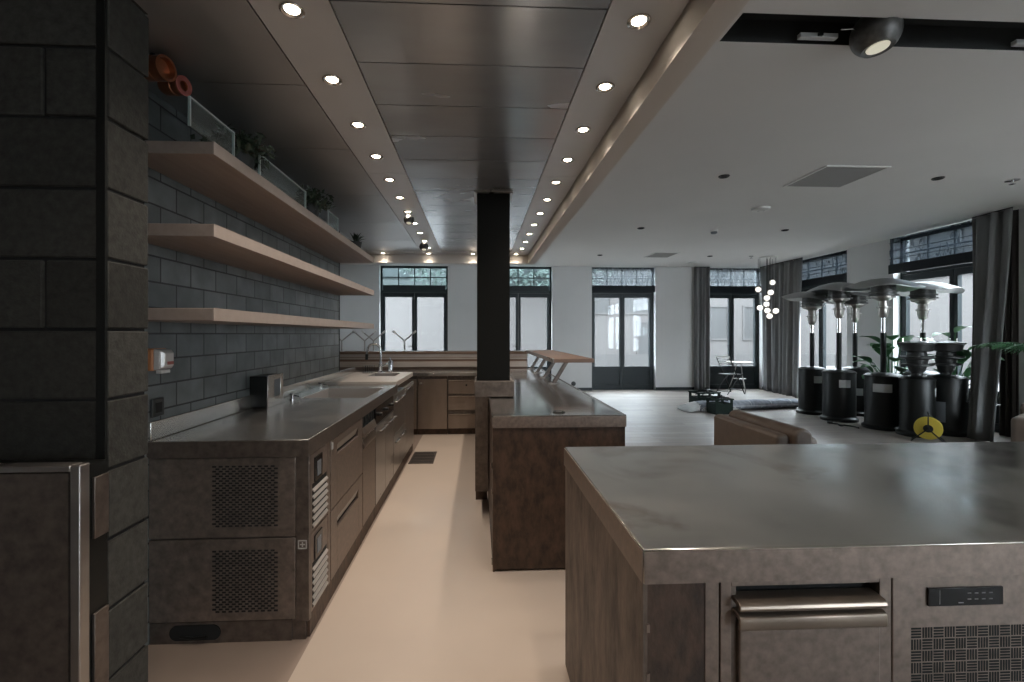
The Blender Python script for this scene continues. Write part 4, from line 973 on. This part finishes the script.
def heater(x, y, label, canopy, lab, tilt=0.06, rz=0.0, zlab=(0.55, 0.67), dh=0.0, r=0.225, grey=False):
    t = thing('patio_heater', label, 'patio heater', (x, y, 0), group='patio heaters by the windows')
    L = lambda pr: [(a, b) for a, b in pr]
    bm_ = M['black']
    MB().lathe([(0, 0), (r + .03, 0), (r + .035, 0.012), (r + .035, 0.045), (r + .01, 0.06), (r, 0.075)], n=40).build('base', bm_, t, local=True)
    MB().lathe([(r, 0.07), (r, 0.76), (r - .004, 0.775)], n=40).build('tank_housing', bm_, t, local=True)
    MB().lathe([(r + .006, 0.765), (r + .006, 0.785), (r - .03, 0.81), (0.07, 0.83), (0.0, 0.832)], n=40).build('housing_lid', bm_, t, local=True)
    ang = math.atan2(-y, -x) + lab[0]; hw = lab[1]
    o = MB().lathe([(r + .0015, zlab[0]), (r + .0025, zlab[0]), (r + .0025, zlab[1]), (r + .0015, zlab[1])], n=8, a0=ang - hw, a1=ang + hw).build('label_plate', M['greyplate'] if grey else M['label'], t, local=True)
    if canopy:
        MB().cyl((0, 0, 0.82), (0, 0, 1.42), 0.036, n=18).build('lower_pole', bm_, t, local=True)
        MB().cyl((0, 0, 1.42), (0, 0, 1.78 + dh), 0.030, n=18).build('upper_pole', M['chrome'], t, local=True)
        MB().lathe([(0.03, 1.62), (0.05, 1.64), (0.066, 1.70), (0.066, 1.76), (0.085, 1.765), (0.085, 1.785), (0.06, 1.79), (0.06, 1.87), (0.10, 1.90), (0.145, 1.915), (0.15, 1.95)], (0, 0, dh), n=28).build('burner_cup', M['steel'], t, local=True)
        MB().lathe([(0.150, 1.94), (0.182, 1.945), (0.182, 1.96), (0.152, 1.965), (0.152, 1.99), (0.175, 1.995), (0.175, 2.01), (0.150, 2.015), (0.150, 2.10), (0.165, 2.11), (0.165, 2.15), (0.0, 2.16)], (0, 0, dh), n=32).build('burner_head', M['ballgrey'], t, local=True)
        canopy_mb(0, 0.46, tilt, rz, (0, 0, 2.105 + dh)).build('reflector_canopy', M['canopy'], t, local=True)
    else:
        MB().lathe([(0.06, 0.82), (0.06, 0.86), (0.09, 0.90), (0.10, 0.95), (0.17, 0.965), (0.17, 0.985), (0.11, 0.99), (0.12, 1.05), (0.195, 1.07), (0.195, 1.09), (0.11, 1.10), (0.10, 1.15), (0.17, 1.17), (0.185, 1.25), (0.205, 1.26), (0.205, 1.28), (0.10, 1.30), (0.0, 1.31)], n=32).build('burner_head', M['burner'], t, local=True)
        pins = MB()
        for k in range(3): a = 2.09 * k + .5; pins.cyl((0.15 * math.cos(a), 0.15 * math.sin(a), 1.28), (0.15 * math.cos(a), 0.15 * math.sin(a), 1.34), 0.008, n=8)
        pins.build('fixing_pin', M['chrome'], t, local=True)
        bo = MB()
        for z in (0.28, 0.66): bo.lathe([(0.012, 0), (0.012, 0.005), (0, 0.006)], (r * math.cos(ang - .25), r * math.sin(ang - .25), z), 10, mat3=Vector((math.cos(ang - .25), math.sin(ang - .25), 0)).to_track_quat('Z', 'Y').to_matrix())
        bo.build('bolt', M['chrome'], t, local=True)
    return t
heater(5.91, 7.79, 'black patio heater with canopy nearest the corner curtain', True, (0.45, 0.32), 0.14, 0.85, dh=-0.06, r=0.205)
heater(5.87, 7.14, 'black canopied patio heater in front, second from the corner curtain', True, (0.35, 0.35), 0.05, 0.4, dh=0.03)
heater(6.59, 7.66, 'black canopied patio heater half hidden behind two others', True, (0.2, 0.30), 0.05, 2.0, zlab=(0.35, 0.47), dh=-0.02)
heater(6.03, 6.50, 'large black canopied patio heater with pale label, centre of the row', True, (-0.05, 0.5), 0.04, 1.0, dh=0.02)
heater(6.93, 6.78, 'canopied patio heater standing behind the two topless ones', True, (-1.0, 0.4), 0.05, 1.9, zlab=(0.4, 0.6), dh=0.0, grey=True)
heater(6.07, 6.02, 'topless charcoal patio heater with silver bolts', False, (1.4, 0.2), r=0.19)
heater(6.60, 6.12, 'topless black patio heater with grey plate behind the yellow reel', False, (-0.42, 0.40), zlab=(0.18, 0.46), grey=True, r=0.225)

# yellow cable reel
t = thing('cable_reel', 'yellow cable reel on a black stand in front of the topless heaters', 'cable reel', (5.86, 5.66, 0))
cx_, cy_, cz_ = 5.86, 5.66, 0.175
Q = Vector((-0.72, -0.69, 0.0)).normalized(); Qm = Q.to_track_quat('Z', 'Y').to_matrix()
MB().lathe([(0.05, -0.05), (0.138, -0.05), (0.141, -0.045), (0.138, -0.04), (0.07, -0.035), (0.07, 0.045), (0.138, 0.05), (0.141, 0.055), (0.138, 0.06), (0.05, 0.062)], (cx_, cy_, cz_), 32, mat3=Qm).build('spool', M['yellow'], t)
MB().lathe([(0.071, -0.034), (0.125, -0.034), (0.130, 0.0), (0.125, 0.044), (0.071, 0.044)], (cx_, cy_, cz_), 28, mat3=Qm).build('cable', M['black'], t)
MB().lathe([(0.0, 0.068), (0.048, 0.066), (0.052, 0.058), (0.0, 0.056)], (cx_, cy_, cz_), 24, mat3=Qm).build('hub', M['blackmatte'], t)
side = Vector((Q.y, -Q.x, 0))
m = MB(); c0 = Vector((cx_, cy_, cz_))
for f_ in (0.085, -0.075):
    o_ = c0 + Q * f_
    m.tube([o_ + side * 0.16 + Vector((0, 0, -0.168)), o_, o_ + Vector((0, 0, 0.18))], 0.008, 8); m.tube([o_ - side * 0.16 + Vector((0, 0, -0.168)), o_], 0.008, 8)
m.tube([c0 + Q * 0.085 + Vector((0, 0, 0.18)), c0 + Vector((0, 0, 0.20)), c0 - Q * 0.075 + Vector((0, 0, 0.18))], 0.010, 8)
for s_ in (1, -1): m.tube([c0 + Q * 0.12 + side * 0.16 * s_ + Vector((0, 0, -0.167)), c0 - Q * 0.11 + side * 0.16 * s_ + Vector((0, 0, -0.167))], 0.008, 8)
m.build('stand', M['black'], t)
t = thing('loose_cable', 'black cable lying in loops on the floor between the heaters', 'cable', (6.1, 6.9, 0))
pts = [(5.46 + .02 * i + .06 * math.sin(i * 1.3), 6.78 - .035 * i + 0.07 * math.cos(i * 1.3), 0.012) for i in range(8)]
MB().tube(pts, 0.011, 8).build('flex', M['black'], t)
MB().box(5.46, 5.52, 6.83, 6.88, 0.0, 0.04).build('plug', M['black'], t, bevel=0.006)

# leafy plants
def blade_leaf(m, base, d, up, L, w_, droop):
    s_ = d.cross(up).normalized(); n = 7; pts = []
    for i in range(n + 1):
        q = i / n; ww = w_ * math.sin(math.pi * min(1, q * 0.93 + 0.05)) ** 0.8
        c_ = base + d * L * q + up * (L * (0.25 * q - droop * q * q)); pts.append((c_ - s_ * ww + up * ww * 0.25, c_, c_ + s_ * ww + up * ww * 0.25))
    vs = [p for tr in pts for p in tr]; fs = []
    for i in range(n):
        for k in range(2): fs.append((i * 3 + k, i * 3 + k + 1, i * 3 + 4 + k, i * 3 + 3 + k))
    m.add(vs, fs)
def leafy(x, y, pot_h, pot_r, leaves, label, mt, seed, pm=None):
    rnd = random.Random(seed)
    t = thing('potted_plant', label, 'plant', (x, y, 0))
    MB().lathe([(0, 0), (pot_r * .8, 0), (pot_r, pot_h), (pot_r * .92, pot_h), (pot_r * .9, pot_h - .03), (0, pot_h - .03)], (x, y, 0), 24).build('pot', pm or M['pot'], t)
    MB().lathe([(0, pot_h - .028), (pot_r * .9, pot_h - .028)], (x, y, 0), 20).build('soil', M['soil'], t)
    m = MB(); st = MB()
    for (az, zt_, rad, L, w_) in leaves:
        b0 = Vector((x + rnd.uniform(-.05, .05), y + rnd.uniform(-.05, .05), pot_h - .03)); a = R(az)
        top = Vector((x + rad * math.cos(a), y + rad * math.sin(a), zt_))
        st.tube([b0, b0.lerp(top, .5) + Vector((0, 0, .06)), top], [0.010, 0.008, 0.005], 6)
        d = Vector((math.cos(a), math.sin(a), rnd.uniform(.1, .9))).normalized(); up = Vector((0, 0, 1)); up = (up - d * up.dot(d)).normalized()
        blade_leaf(m, top, d, up, L, w_, rnd.uniform(.2, .5))
    m.build('foliage', mt, t); st.build('stem', mt, t)
    return t
rl = random.Random(11)
lv = [(190, 1.18, .10, .36, .13), (205, 1.02, .30, .34, .13), (182, 0.92, .42, .32, .12), (215, 1.12, .34, .32, .12), (240, .80, .38, .34, .12), (195, .66, .40, .30, .11), (195, 1.08, .18, .30, .10), (175, 1.25, .22, .34, .11), (230, .95, .25, .32, .10), (150, .90, .25, .30, .09), (260, 1.18, .15, .34, .10), (300, .98, .2, .3, .1), (100, 1.1, .15, .3, .09), (210, .70, .28, .28, .09), (185, .85, .35, .26, .08), (340, 1.2, .1, .3, .09), (220, 1.30, .12, .30, .10), (165, .75, .3, .26, .09)]
leafy(6.90, 7.25, 0.32, 0.17, lv, 'broad leaved green plant behind the row of canopied heaters', M['leafbright'], 8)
lv = [(200, 1.36, .06, .42, .07), (235, .95, .30, .36, .12), (275, 1.02, .28, .36, .12), (295, .80, .30, .36, .12), (210, .80, .28, .34, .11), (250, 1.42, .10, .34, .07), (110, 1.22, .16, .34, .09), (200, 1.15, .14, .32, .09), (290, 1.0, .22, .34, .10), (320, .85, .24, .32, .10), (265, .78, .24, .30, .09), (225, 1.0, .22, .3, .09), (170, 1.05, .2, .3, .09), (280, 1.15, .2, .34, .08), (245, .65, .2, .28, .09)]
leafy(7.0, 6.42, 0.34, 0.17, lv, 'tall green plant with upright leaf between topless heaters and window', M['leafbright'], 9)
lv = [(az, rl.uniform(.34, .62), rl.uniform(.05, .20), rl.uniform(.10, .18), .035) for az in range(0, 360, 14)]
leafy(6.86, 5.98, 0.24, 0.13, lv, 'low bushy plant in a pot beside the drawn curtain', M['leafdark'], 10)
# palm at the edge of the picture
t = thing('potted_palm', 'palm whose green fronds reach in at the photo edge', 'plant', (6.62, 5.05, 0))
px_, py_ = 6.62, 5.05
MB().lathe([(0, 0), (0.16, 0), (0.20, 0.36), (0.185, 0.36), (0.18, 0.32), (0, 0.32)], (px_, py_, 0), 24).build('pot', M['pot'], t)
MB().tube([(px_, py_, .3), (px_ + .02, py_, .7), (px_, py_ + .02, 1.15)], [0.04, 0.035, 0.03], 10).build('trunk', M['bark'], t)
m = MB(); st = MB()
for az in (170, 200, 150, 225, 120, 260, 80, 300, 20, 340):
    a = R(az); d = Vector((math.cos(a), math.sin(a), 0)); b0 = Vector((px_, py_, 1.15)); pts = [b0 + d * (q * 0.50) + Vector((0, 0, 0.42 * q - 0.30 * q * q)) for q in [i / 6 for i in range(7)]]
    st.tube(pts, [0.008] * 6 + [0.004], 6); s_ = Vector((-math.sin(a), math.cos(a), 0))
    for k in range(14):
        q = 0.25 + 0.75 * k / 13; c_ = b0 + d * (q * 0.50) + Vector((0, 0, 0.42 * q - .30 * q * q))
        for sg in (-1, 1):
            dd = (d * 0.65 + s_ * sg * 0.75 + Vector((0, 0, -0.25))).normalized(); LL = 0.23 * (1.15 - q * .5); ww = Vector((0, 0, 1)).cross(dd).normalized() * 0.011
            m.add([c_ - ww * .5, c_ + ww * .5, c_ + dd * LL * .6 + ww, c_ + dd * LL + Vector((0, 0, -.03)), c_ + dd * LL * .6 - ww], [(0, 1, 2, 4), (4, 2, 3)])
m.build('frond', M['leafbright'], t); st.build('frond_stem', M['leaf'], t)

# curtains
def curtain(name, label, top, bot, folds, amp, thick=0.012, z1=CZ - 0.02, z0=0.012, power=1.0, nrm=None):
    """top / bot: polyline ends ((x,y),(x,y)) at the rail and at the hem"""
    t = thing(name, label, 'curtain', ((bot[0][0] + bot[1][0]) / 2, (bot[0][1] + bot[1][1]) / 2, 0))
    nu = folds * 10; nz = 24; m = MB(); vs = []
    for j in range(nz + 1):
        q = j / nz; z = z1 + (z0 - z1) * q; qq = q ** power
        for i in range(nu + 1):
            u = i / nu
            ax = top[0][0] + (top[1][0] - top[0][0]) * u; ay = top[0][1] + (top[1][1] - top[0][1]) * u
            bx = bot[0][0] + (bot[1][0] - bot[0][0]) * u; by = bot[0][1] + (bot[1][1] - bot[0][1]) * u
            X = ax + (bx - ax) * qq; Y = ay + (by - ay) * qq
            dx, dy = top[1][0] - top[0][0], top[1][1] - top[0][1]; L = math.hypot(dx, dy); nx, ny = -dy / L, dx / L
            a = amp * (0.75 + 0.5 * math.sin(i * 0.37 + 1.1)) * (0.8 + 0.35 * q)
            o_ = a * math.sin(2 * math.pi * folds * u + 0.5 * math.sin(q * 3 + u * 9))
            vs.append((X + nx * o_, Y + ny * o_, z))
    fs = []
    for j in range(nz):
        for i in range(nu): fs.append((j * (nu + 1) + i, j * (nu + 1) + i + 1, (j + 1) * (nu + 1) + i + 1, (j + 1) * (nu + 1) + i))
    m.add(vs, fs); o = m.build('drape', M['curtain'], t, smooth=80)
    s_ = o.modifiers.new('cloth', 'SOLIDIFY'); s_.thickness = thick; s_.offset = 0
    hx = MB().tube([(top[0][0], top[0][1], z1 + .010), (top[1][0], top[1][1], z1 + .010)], 0.009, 8); hx.build('curtain_track', M['black'], t)
    return t
curtain('curtain', 'grey curtain hanging left of the glazed doors with the small table', ((5.37, 11.06), (5.76, 11.06)), ((5.36, 11.02), (5.72, 11.02)), 4, 0.045)
curtain('curtain', 'wide grey curtain gathered in the corner behind the globe pendant', ((7.04, 11.05), (7.08, 9.62)), ((7.08, 11.0), (6.95, 9.55)), 9, 0.055)
curtain('curtain', 'big grey curtain pulled aside beside the topless heaters', ((7.08, 6.20), (7.02, 5.66)), ((6.52, 5.78), (6.60, 5.52)), 3, 0.060, power=1.3)
t = thing('curtain', 'narrow dark brown strip for the shaded window jamb behind the big grey curtain', 'curtain', (7.15, 5.86, 0))  # no drape hangs here; dark sheet stands in for the shadowed window jamb
m = MB(); vs = []
for z in (0.012, 1.5, CZ - 0.02):
    for i in range(13): vs.append((7.16 + .018 * math.sin(i * 1.57), 5.70 + .018 * i, z))
m.add(vs, [(j * 13 + i, j * 13 + i + 1, (j + 1) * 13 + i + 1, (j + 1) * 13 + i) for j in range(2) for i in range(12)])
o = m.build('drape', mat('shaded_jamb', (0.030, 0.024, 0.02), 0.9), t, smooth=80); s_ = o.modifiers.new('cloth', 'SOLIDIFY'); s_.thickness = 0.01

# globe pendant cluster
t = thing('globe_pendant', 'cluster pendant of small lit glass globes by the corner curtain', 'pendant lamp', (6.29, 9.6, CZ))
MB().lathe([(0, -0.03), (0.17, -0.03), (0.18, -0.02), (0.18, 0)], (6.29, 9.6, CZ), 32).build('ceiling_plate', M['paleplastic'], t)
rg = random.Random(2)
for (gx, gz) in ((6.463, 2.533), (6.143, 2.377), (6.282, 2.293), (6.203, 2.173), (6.315, 2.052), (6.148, 1.973), (6.306, 1.913), (6.438, 1.90), (6.344, 1.791)):
    gy = 9.6 + rg.uniform(-.12, .12)
    gl = MB().sphere((gx, gy, gz), 0.058, 12).build('globe', M['globe'], t)
    MB().tube([(gx, gy, gz + .055), (gx, gy, CZ - .03)], 0.004, 6).lathe([(0.016, 0.05), (0.016, 0.085), (0.004, 0.09)], (gx, gy, gz), 10).build('cord', M['black'], gl)

# rolled rug with fringe, crates on it
t = thing('rolled_rug', 'long rolled blue grey rug lying on the floor by the heaters', 'rug', (4.95, 8.25, 0))
A = Vector((3.98, 8.14, 0)); B = Vector((6.05, 8.42, 0)); ax = (B - A).normalized(); sd = Vector((-ax.y, ax.x, 0))
prof = []
for i in range(28):
    a = 2 * math.pi * i / 28; prof.append((0.145 * math.cos(a), 0.085 + 0.085 * math.sin(a) - (0.0 if math.sin(a) > -0.9 else 0.0)))
m = MB(); ns = 14; vs = []
for k in range(ns + 1):
    p = A + (B - A) * k / ns; s_ = 1 + 0.05 * math.sin(k * 1.7)
    for (u, z) in prof: q = p + sd * u * s_; vs.append((q.x, q.y, max(0.001, z * s_)))
fs = [(k * 28 + i, k * 28 + (i + 1) % 28, (k + 1) * 28 + (i + 1) % 28, (k + 1) * 28 + i) for k in range(ns) for i in range(28)]
fs += [list(range(28)), list(range(ns * 28, ns * 28 + 28))]
m.add(vs, fs).build('rug_roll', M['rug'], t)
m = MB(); rf = random.Random(6)
for i in range(260):
    a = rf.uniform(0, 6.28); rr = rf.uniform(.3, 1) ** .5; p = A + sd * (0.14 * rr * math.cos(a)) + Vector((0, 0, 0.085 + .082 * rr * math.sin(a)))
    tip = p - ax * rf.uniform(.08, .28) + sd * rf.uniform(-.10, .10); tip.z = max(0.006, p.z * rf.uniform(0, .5))
    md = p.lerp(tip, .5); md.z = p.z * .85
    m.tube([p + ax * .01, md, tip], [0.006, 0.005, 0.004], 4)
for i in range(120):
    q = rf.uniform(0, .35); p = A + (B - A) * q - sd * 0.12 + Vector((0, 0, rf.uniform(.03, .12)))
    tip = p - sd * rf.uniform(.04, .10) - ax * rf.uniform(-.04, .08); tip.z = rf.uniform(.006, .03); m.tube([p, tip], [0.006, 0.004], 4)
tag(m.build('fringe', M['fringe'], t), kind='stuff')

def crate(x, y, z, w_, d_, h_, rz, label, fill):
    t = thing('plastic_crate', label, 'crate', (x, y, z), rz)
    m = MB(); e = 0.012
    m.box(-w_ / 2, w_ / 2, -d_ / 2, d_ / 2, 0, e)
    for (x0, x1, y0, y1) in ((-w_ / 2, w_ / 2, -d_ / 2, -d_ / 2 + e), (-w_ / 2, w_ / 2, d_ / 2 - e, d_ / 2), (-w_ / 2, -w_ / 2 + e, -d_ / 2, d_ / 2), (w_ / 2 - e, w_ / 2, -d_ / 2, d_ / 2)):
        m.box(x0, x1, y0, y1, e, h_ * .68)
        m.box(x0, x1, y0, y1, h_ * .90, h_)
    for sx in (-1, 1):
        for sy in (-1, 1): m.box(sx * w_ / 2, sx * (w_ / 2 - .05), sy * d_ / 2, sy * (d_ / 2 - e), h_ * .68, h_ * .9)
    m.build('crate_shell', M['crate'], t, local=True)
    rm = MB().box(-w_ / 2 - .01, w_ / 2 + .01, -d_ / 2 - .01, -d_ / 2, h_ - .025, h_).box(-w_ / 2 - .01, w_ / 2 + .01, d_ / 2, d_ / 2 + .01, h_ - .025, h_)
    rm.build('rim', M['crate'], t, local=True)
    if fill:
        f_ = MB(); rq = random.Random(4)
        for i in range(5): p = [(rq.uniform(-w_ * .4, w_ * .4), rq.uniform(-d_ * .4, d_ * .4), h_ * (.75 + .1 * k) + rq.uniform(0, .05)) for k in range(4)]; f_.tube(p, 0.009, 6)
        f_.build('coiled_hose', M['black'], t, local=True)
crate(4.27, 7.86, 0.0, 0.34, 0.26, 0.27, 0.13, 'dark green plastic crate standing against the rolled rug', True)
crate(4.34, 8.54, 0.0, 0.46, 0.30, 0.30, 0.1, 'open black crate of cables behind the rolled rug', True)

# bistro table and folding chair
tx, ty = 6.26, 10.62
t = thing('bistro_table', 'small thin legged table in front of the glazed doors', 'table', (tx, ty, 0))
MB().lathe([(0, 0.715), (0.29, 0.715), (0.295, 0.725), (0.29, 0.735), (0, 0.735)], (tx, ty, 0), 32).build('table_top', M['steel'], t)
for k in range(3):
    a = 2.09 * k + 0.5
    MB().tube([(tx + .06 * math.cos(a), ty + .06 * math.sin(a), .715), (tx + .12 * math.cos(a), ty + .12 * math.sin(a), .4), (tx + .26 * math.cos(a), ty + .26 * math.sin(a), 0.01)], 0.010, 8).build('leg', M['steel'], t)
MB().lathe([(0.13, 0.33), (0.145, 0.335), (0.13, 0.34)], (tx, ty, 0), 24).build('stretcher_ring', M['steel'], t)
t = thing('folding_chair', 'thin dark folding chair beside the small table', 'chair', (5.92, 10.45, 0), R(-75))
m = MB()
for s_ in (-1, 1):
    MB().tube([(s_ * .20, .24, 0.0), (s_ * .20, 0.0, .46), (s_ * .20, -.20, .86)], 0.011, 8).build('leg', M['black'], t, local=True)
    MB().tube([(s_ * .18, -.24, 0.0), (s_ * .18, 0.0, .30), (s_ * .18, .20, .45)], 0.011, 8).build('leg', M['black'], t, local=True)
sm = MB()
for k in range(6): sm.box(-.19, .19, -.16 + k * .065, -.16 + k * .065 + .05, .445, .462)
sm.build('seat', M['black'], t, local=True)
for k in range(4): zz = .66 + .055 * k; yy = -.20 * (zz - .46) / .40; m.box(-.195, .195, yy - .008, yy + .006, zz, zz + .022)
m.box(-.20, .20, -.215, -.195, .85, .885)
m.build('backrest', M['paleplastic'], t, local=True)
sm = MB().tube([(-.18, -.18, .06), (.18, -.18, .06)], .008, 8).tube([(-.2, .19, .09), (.2, .19, .09)], .008, 8); sm.build('stretcher', M['black'], t, local=True)

# armchairs
def armchair(x, y, rz, label, mt, W_=0.86, back_h=0.755):
    t = thing('armchair', label, 'armchair', (x, y, 0), rz)
    # local: back faces -X, seat opens to +X, width along Y
    h = W_ / 2
    MB().box(0.02, 0.80, -h + .02, h - .02, 0.10, 0.34).build('seat_base', mt, t, local=True, bevel=0.025, segs=3)
    bk = MB().prism([(0.0, 0.10), (0.10, 0.10), (0.10, back_h - .025), (0.085, back_h), (0.015, back_h), (0.0, back_h - .025)], 'Y', -h + .015, h - .015)
    bk.build('backrest', mt, t, local=True, bevel=0.025, segs=4)
    prof = []
    for i in range(20): a = 2 * math.pi * i / 20; prof.append((0.165 + 0.062 * math.cos(a), back_h - .015 + .055 * math.sin(a) - (.16 if math.sin(a) < -.1 else 0)))
    MB().prism(prof, 'Y', -h - .02, h - .05).build('back_cushion', mt, t, local=True, bevel=0.02, segs=3)
    MB().box(0.20, 0.82, -h + .16, h - .16, 0.34, 0.46).build('seat_cushion', mt, t, local=True, bevel=0.04, segs=4)
    for s_ in (-1, 1):
        MB().box(0.10, 0.80, s_ * (h - .15), s_ * h, 0.12, 0.58).build('armrest', mt, t, local=True, bevel=0.045, segs=4)
    for sx in (.06, .74):
        for sy in (-h + .07, h - .07): MB().cyl((sx, sy, 0), (sx, sy, .11), 0.018, 0.024, 14).build('leg', M['black'], t, local=True)
    return t
armchair(1.905, 3.22, R(0.5), 'brown leather armchair turned away, behind the island', M['leather'], 0.80)
armchair(6.18, 4.30, R(-150), 'taupe leather armchair cut off by the photo edge', M['leather_grey'], 0.86, 0.62)

# back wall socket
t = thing('wall_socket', 'black socket low on the white pier beside the glazed doors', 'socket', (2.36, YB, 0.165))
MB().lathe([(0.0, 0.03), (0.03, 0.03), (0.034, 0.022), (0.055, 0.02), (0.058, 0.0)], (2.36, YB, 0.17), 20, mat3=Vector((0, -1, 0)).to_track_quat('Z', 'Y').to_matrix()).build('socket_plate', M['black'], t)
MB().box(2.352, 2.368, YB - .032, YB - .028, .155, .185).build('socket_slot', M['blackmatte'], t)
